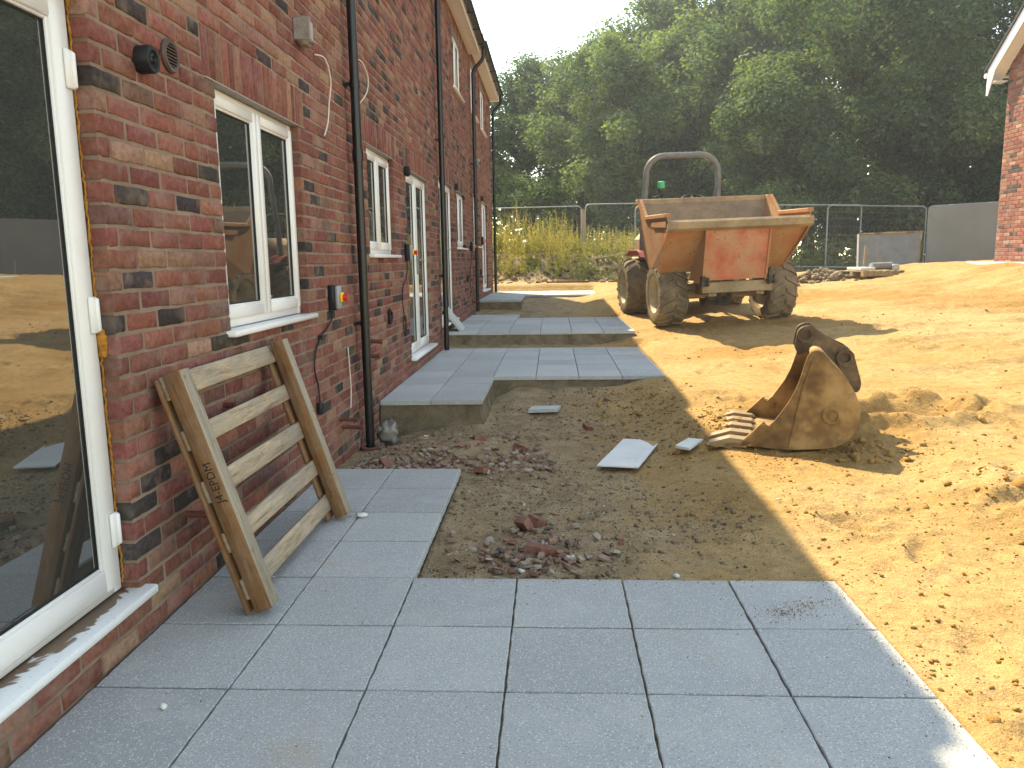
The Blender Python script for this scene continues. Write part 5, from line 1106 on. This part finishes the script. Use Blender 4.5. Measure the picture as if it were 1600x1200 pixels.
# ------------------------------------------------------------------ trees
def tree_mesh(seed, Ht, Rc, base_frac, nleaf, lsize, spread=1.0, lm='leaf'):
    r_ = np.random.default_rng(seed); tb = B(); clumps = []
    lean = r_.normal(0, .03, 2); tr = .018*Ht+.05
    tp = [(lean[0]*z*1.0+.12*math.sin(z*.6+seed), lean[1]*z+.12*math.cos(z*.5+seed), z) for z in np.linspace(-.3, Ht*.82, 9)]
    tb.tube(tp, [tr*(1.25 if i == 0 else 1-.88*i/8) for i in range(9)], 9)
    nb = 26
    for i in range(nb):
        f = base_frac+(.97-base_frac)*(i+.5)/nb; z = Ht*.82*f; k = min(int(f*8), 7); p = Vector(tp[k]).lerp(Vector(tp[k+1]), f*8-k)
        a = i*2.4+r_.normal(0, .4); env = math.sin(math.pi*min(1, max(.08, (f-base_frac)/(1-base_frac)*.86+.14)))**.6
        ln = Rc*env*r_.uniform(.75, 1.1); el = R(r_.uniform(5, 45))+.5*f
        d = Vector((math.cos(a)*math.cos(el), math.sin(a)*math.cos(el), math.sin(el))); q = [p]; cur = p.copy(); dd = d.copy()
        for s in range(5):
            dd = (dd+Vector(r_.normal(0, .16, 3))+Vector((0, 0, .02))).normalized(); cur = cur+dd*ln/5; q.append(cur.copy())
        r0 = tr*.42*(1-.6*f); tb.tube(q, [r0, r0*.8, r0*.6, r0*.42, r0*.28, r0*.12], 6)
        for s in (2, 3, 4, 5):
            for m_ in range(2):
                off = Vector(r_.normal(0, .30, 3))*ln*.32; cpt = q[s]+off; clumps.append((cpt, r_.uniform(.55, 1.15)*Rc*.23*spread))
                if m_ == 0 and s < 5: tb.tube([q[s], q[s].lerp(cpt, .55)+Vector((0, 0, .1)), cpt], [r0*.3, r0*.18, r0*.06], 4)
    for i in range(9):
        a = r_.random()*6.28; rr = r_.random()*Rc*.4; clumps.append((Vector((math.cos(a)*rr+tp[-1][0], math.sin(a)*rr+tp[-1][1], Ht*r_.uniform(.82, .97))), r_.uniform(.7, 1.1)*Rc*.24))
    nc = len(clumps); C_ = np.array([c[0][:] for c in clumps]); S_ = np.array([c[1] for c in clumps]); pr = S_**2/np.sum(S_**2)
    idx = r_.choice(nc, nleaf, p=pr); u = r_.normal(size=(nleaf, 3)); u /= np.linalg.norm(u, axis=1)[:, None]
    rad = r_.random(nleaf)**.42; ctr = C_[idx]+u*(rad*S_[idx])[:, None]*np.array([1.0, 1.0, .72])+r_.normal(0, .05, (nleaf, 3))
    nrm = u*.5+np.array([0, 0, .7])+r_.normal(0, .45, (nleaf, 3)); nrm /= np.linalg.norm(nrm, axis=1)[:, None]
    t1 = np.cross(nrm, r_.normal(size=(nleaf, 3))); t1 /= np.linalg.norm(t1, axis=1)[:, None]; t2 = np.cross(nrm, t1)
    sz_ = lsize*r_.uniform(.6, 1.3, nleaf)[:, None]
    Vx = np.stack([ctr-t1*sz_*.5, ctr+t2*sz_*.36+nrm*sz_*.06, ctr+t1*sz_*.55, ctr-t2*sz_*.36+nrm*sz_*.06], 1).reshape(-1, 3)
    Fx = np.arange(nleaf*4).reshape(-1, 4)
    cv = np.clip(.44+.65*(r_.random(nc)[idx]-.5)+r_.normal(0, .16, nleaf)+.12*(rad-.6), 0, 1); cc = np.repeat(np.stack([cv, cv, cv, np.ones(nleaf)], -1), 4, 0)
    return tb.mesh('trunk', M['bark'], 60, False), mesh_np('crown', Vx, Fx, M[lm], False, cc)
nl = 52000; cx_ = rng.uniform(-26, 48, nl); hz_ = 4.5+4.5*vnoise(cx_*.22, cx_*0, 99); ctr = np.stack([cx_, rng.uniform(47, 54, nl), .6+rng.random(nl)**.8*hz_], -1)
nrm = rng.normal(size=(nl, 3))+np.array([0, -.3, .6]); nrm /= np.linalg.norm(nrm, axis=1)[:, None]; t1 = np.cross(nrm, rng.normal(size=(nl, 3))); t1 /= np.linalg.norm(t1, axis=1)[:, None]; t2 = np.cross(nrm, t1); s_ = rng.uniform(.2, .5, nl)[:, None]
cv = np.clip(rng.normal(.4, .2, nl), 0, 1); o = stuff(link('distant_wood', mesh_np('distant_wood', np.stack([ctr-t1*s_*.5, ctr+t2*s_*.4, ctr+t1*s_*.5, ctr-t2*s_*.4], 1).reshape(-1, 3), np.arange(nl*4).reshape(-1, 4), M['leaf2'], False, np.repeat(np.stack([cv, cv, cv, cv*0+1], -1), 4, 0))))
o['label'] = 'dense undergrowth of the wood seen between the tree trunks'; o['category'] = 'wood'
TM = [tree_mesh(11, 11.0, 4.3, .22, 44000, .165, .86), tree_mesh(12, 14.5, 4.6, .20, 54000, .168, .86), tree_mesh(13, 15.5, 5.4, .10, 76000, .158, .88, 'leaf2'), tree_mesh(14, 9.5, 3.6, .12, 36000, .158, .9)]
TR = [  # kind, x, y, rot, scale, label
    (0, -3.6, 40, .3, .86, 'leafy tree rising just behind the end of the terrace roof'),
    (0, .6, 41, 2.1, .88, 'rounded tree left of the sky gap beside the terrace end'),
    (3, 2.6, 36, 1.0, .95, 'shorter bushy tree behind the timber post'),
    (1, 8.3, 41.5, .7, 1.04, 'tall tree just right of the open sky above the skip'),
    (0, 4.3, 40, 3.9, 1.0, 'medium tree stepping up towards the tall trees beside the sky gap'),
    (3, 4.6, 33, 4.2, .92, 'small pale leaved tree left of the dumper roll bar'),
    (1, 11.2, 43, 3.3, 1.12, 'tall tree behind the dumper roll bar with bare lower stems'),
    (0, 7.6, 36.5, 5.1, 1.0, 'slender tree seen through the dumper roll bar'),
    (1, 14.6, 41, 1.9, 1.10, 'tall tree at the top centre right of the frame'),
    (2, 12.2, 31.5, .4, 1.0, 'huge dark spreading tree above the tipping bin'),
    (2, 17.0, 32, 2.6, 1.05, 'huge dark tree behind the grey sheeted fence'),
    (2, 21.8, 31, 4.4, 1.0, 'dark tree close to the sunlit gable'),
    (3, 9.4, 30.2, 2.2, .85, 'low leafy tree at the left foot of the big dark tree'),
    (3, 14.6, 29.6, .9, .95, 'low dark tree filling the gap above the mesh fence'),
    (3, 19.2, 29.2, 3.1, 1.0, 'low dark tree rising over the sheeted fence'),
    (2, 27.0, 28, 1.2, 1.0, 'dark tree hidden behind the right hand house roof'),
    (1, 18.0, 40, 5.5, 1.15, 'tall tree standing behind the two huge dark trees'),
    (1, 24.0, 39, 2.9, 1.12, 'tall tree farthest right behind the gable'),
]
for (k, x, y, rz, s, lab) in TR:
    t = root('broadleaf_tree', lab, 'tree', Matrix.Translation((x, y, gzc(x, y)-.1)) @ Matrix.Rotation(rz, 4, 'Z') @ Matrix.Scale(s, 4), 'trees beyond the site fence')
    link('trunk', TM[k][0], t, None, True); link('crown', TM[k][1], t, None, True)

# ------------------------------------------------------------------ summer haze
hm = bpy.data.materials.new('haze_air'); hm.use_nodes = True; hn = hm.node_tree; hn.nodes.clear()
ho = hn.nodes.new('ShaderNodeOutputMaterial'); hv = hn.nodes.new('ShaderNodeVolumePrincipled'); hv.inputs['Color'].default_value = (.86, .93, 1.0, 1); hv.inputs['Density'].default_value = HAZE; hv.inputs['Anisotropy'].default_value = .35
hn.links.new(hv.outputs[0], ho.inputs['Volume'])
b_ = B(); b_.box(-225, 245, -125, 325, -3.0, 19.5); hz_ = b_.build('haze', hm); hz_['kind'] = 'stuff'
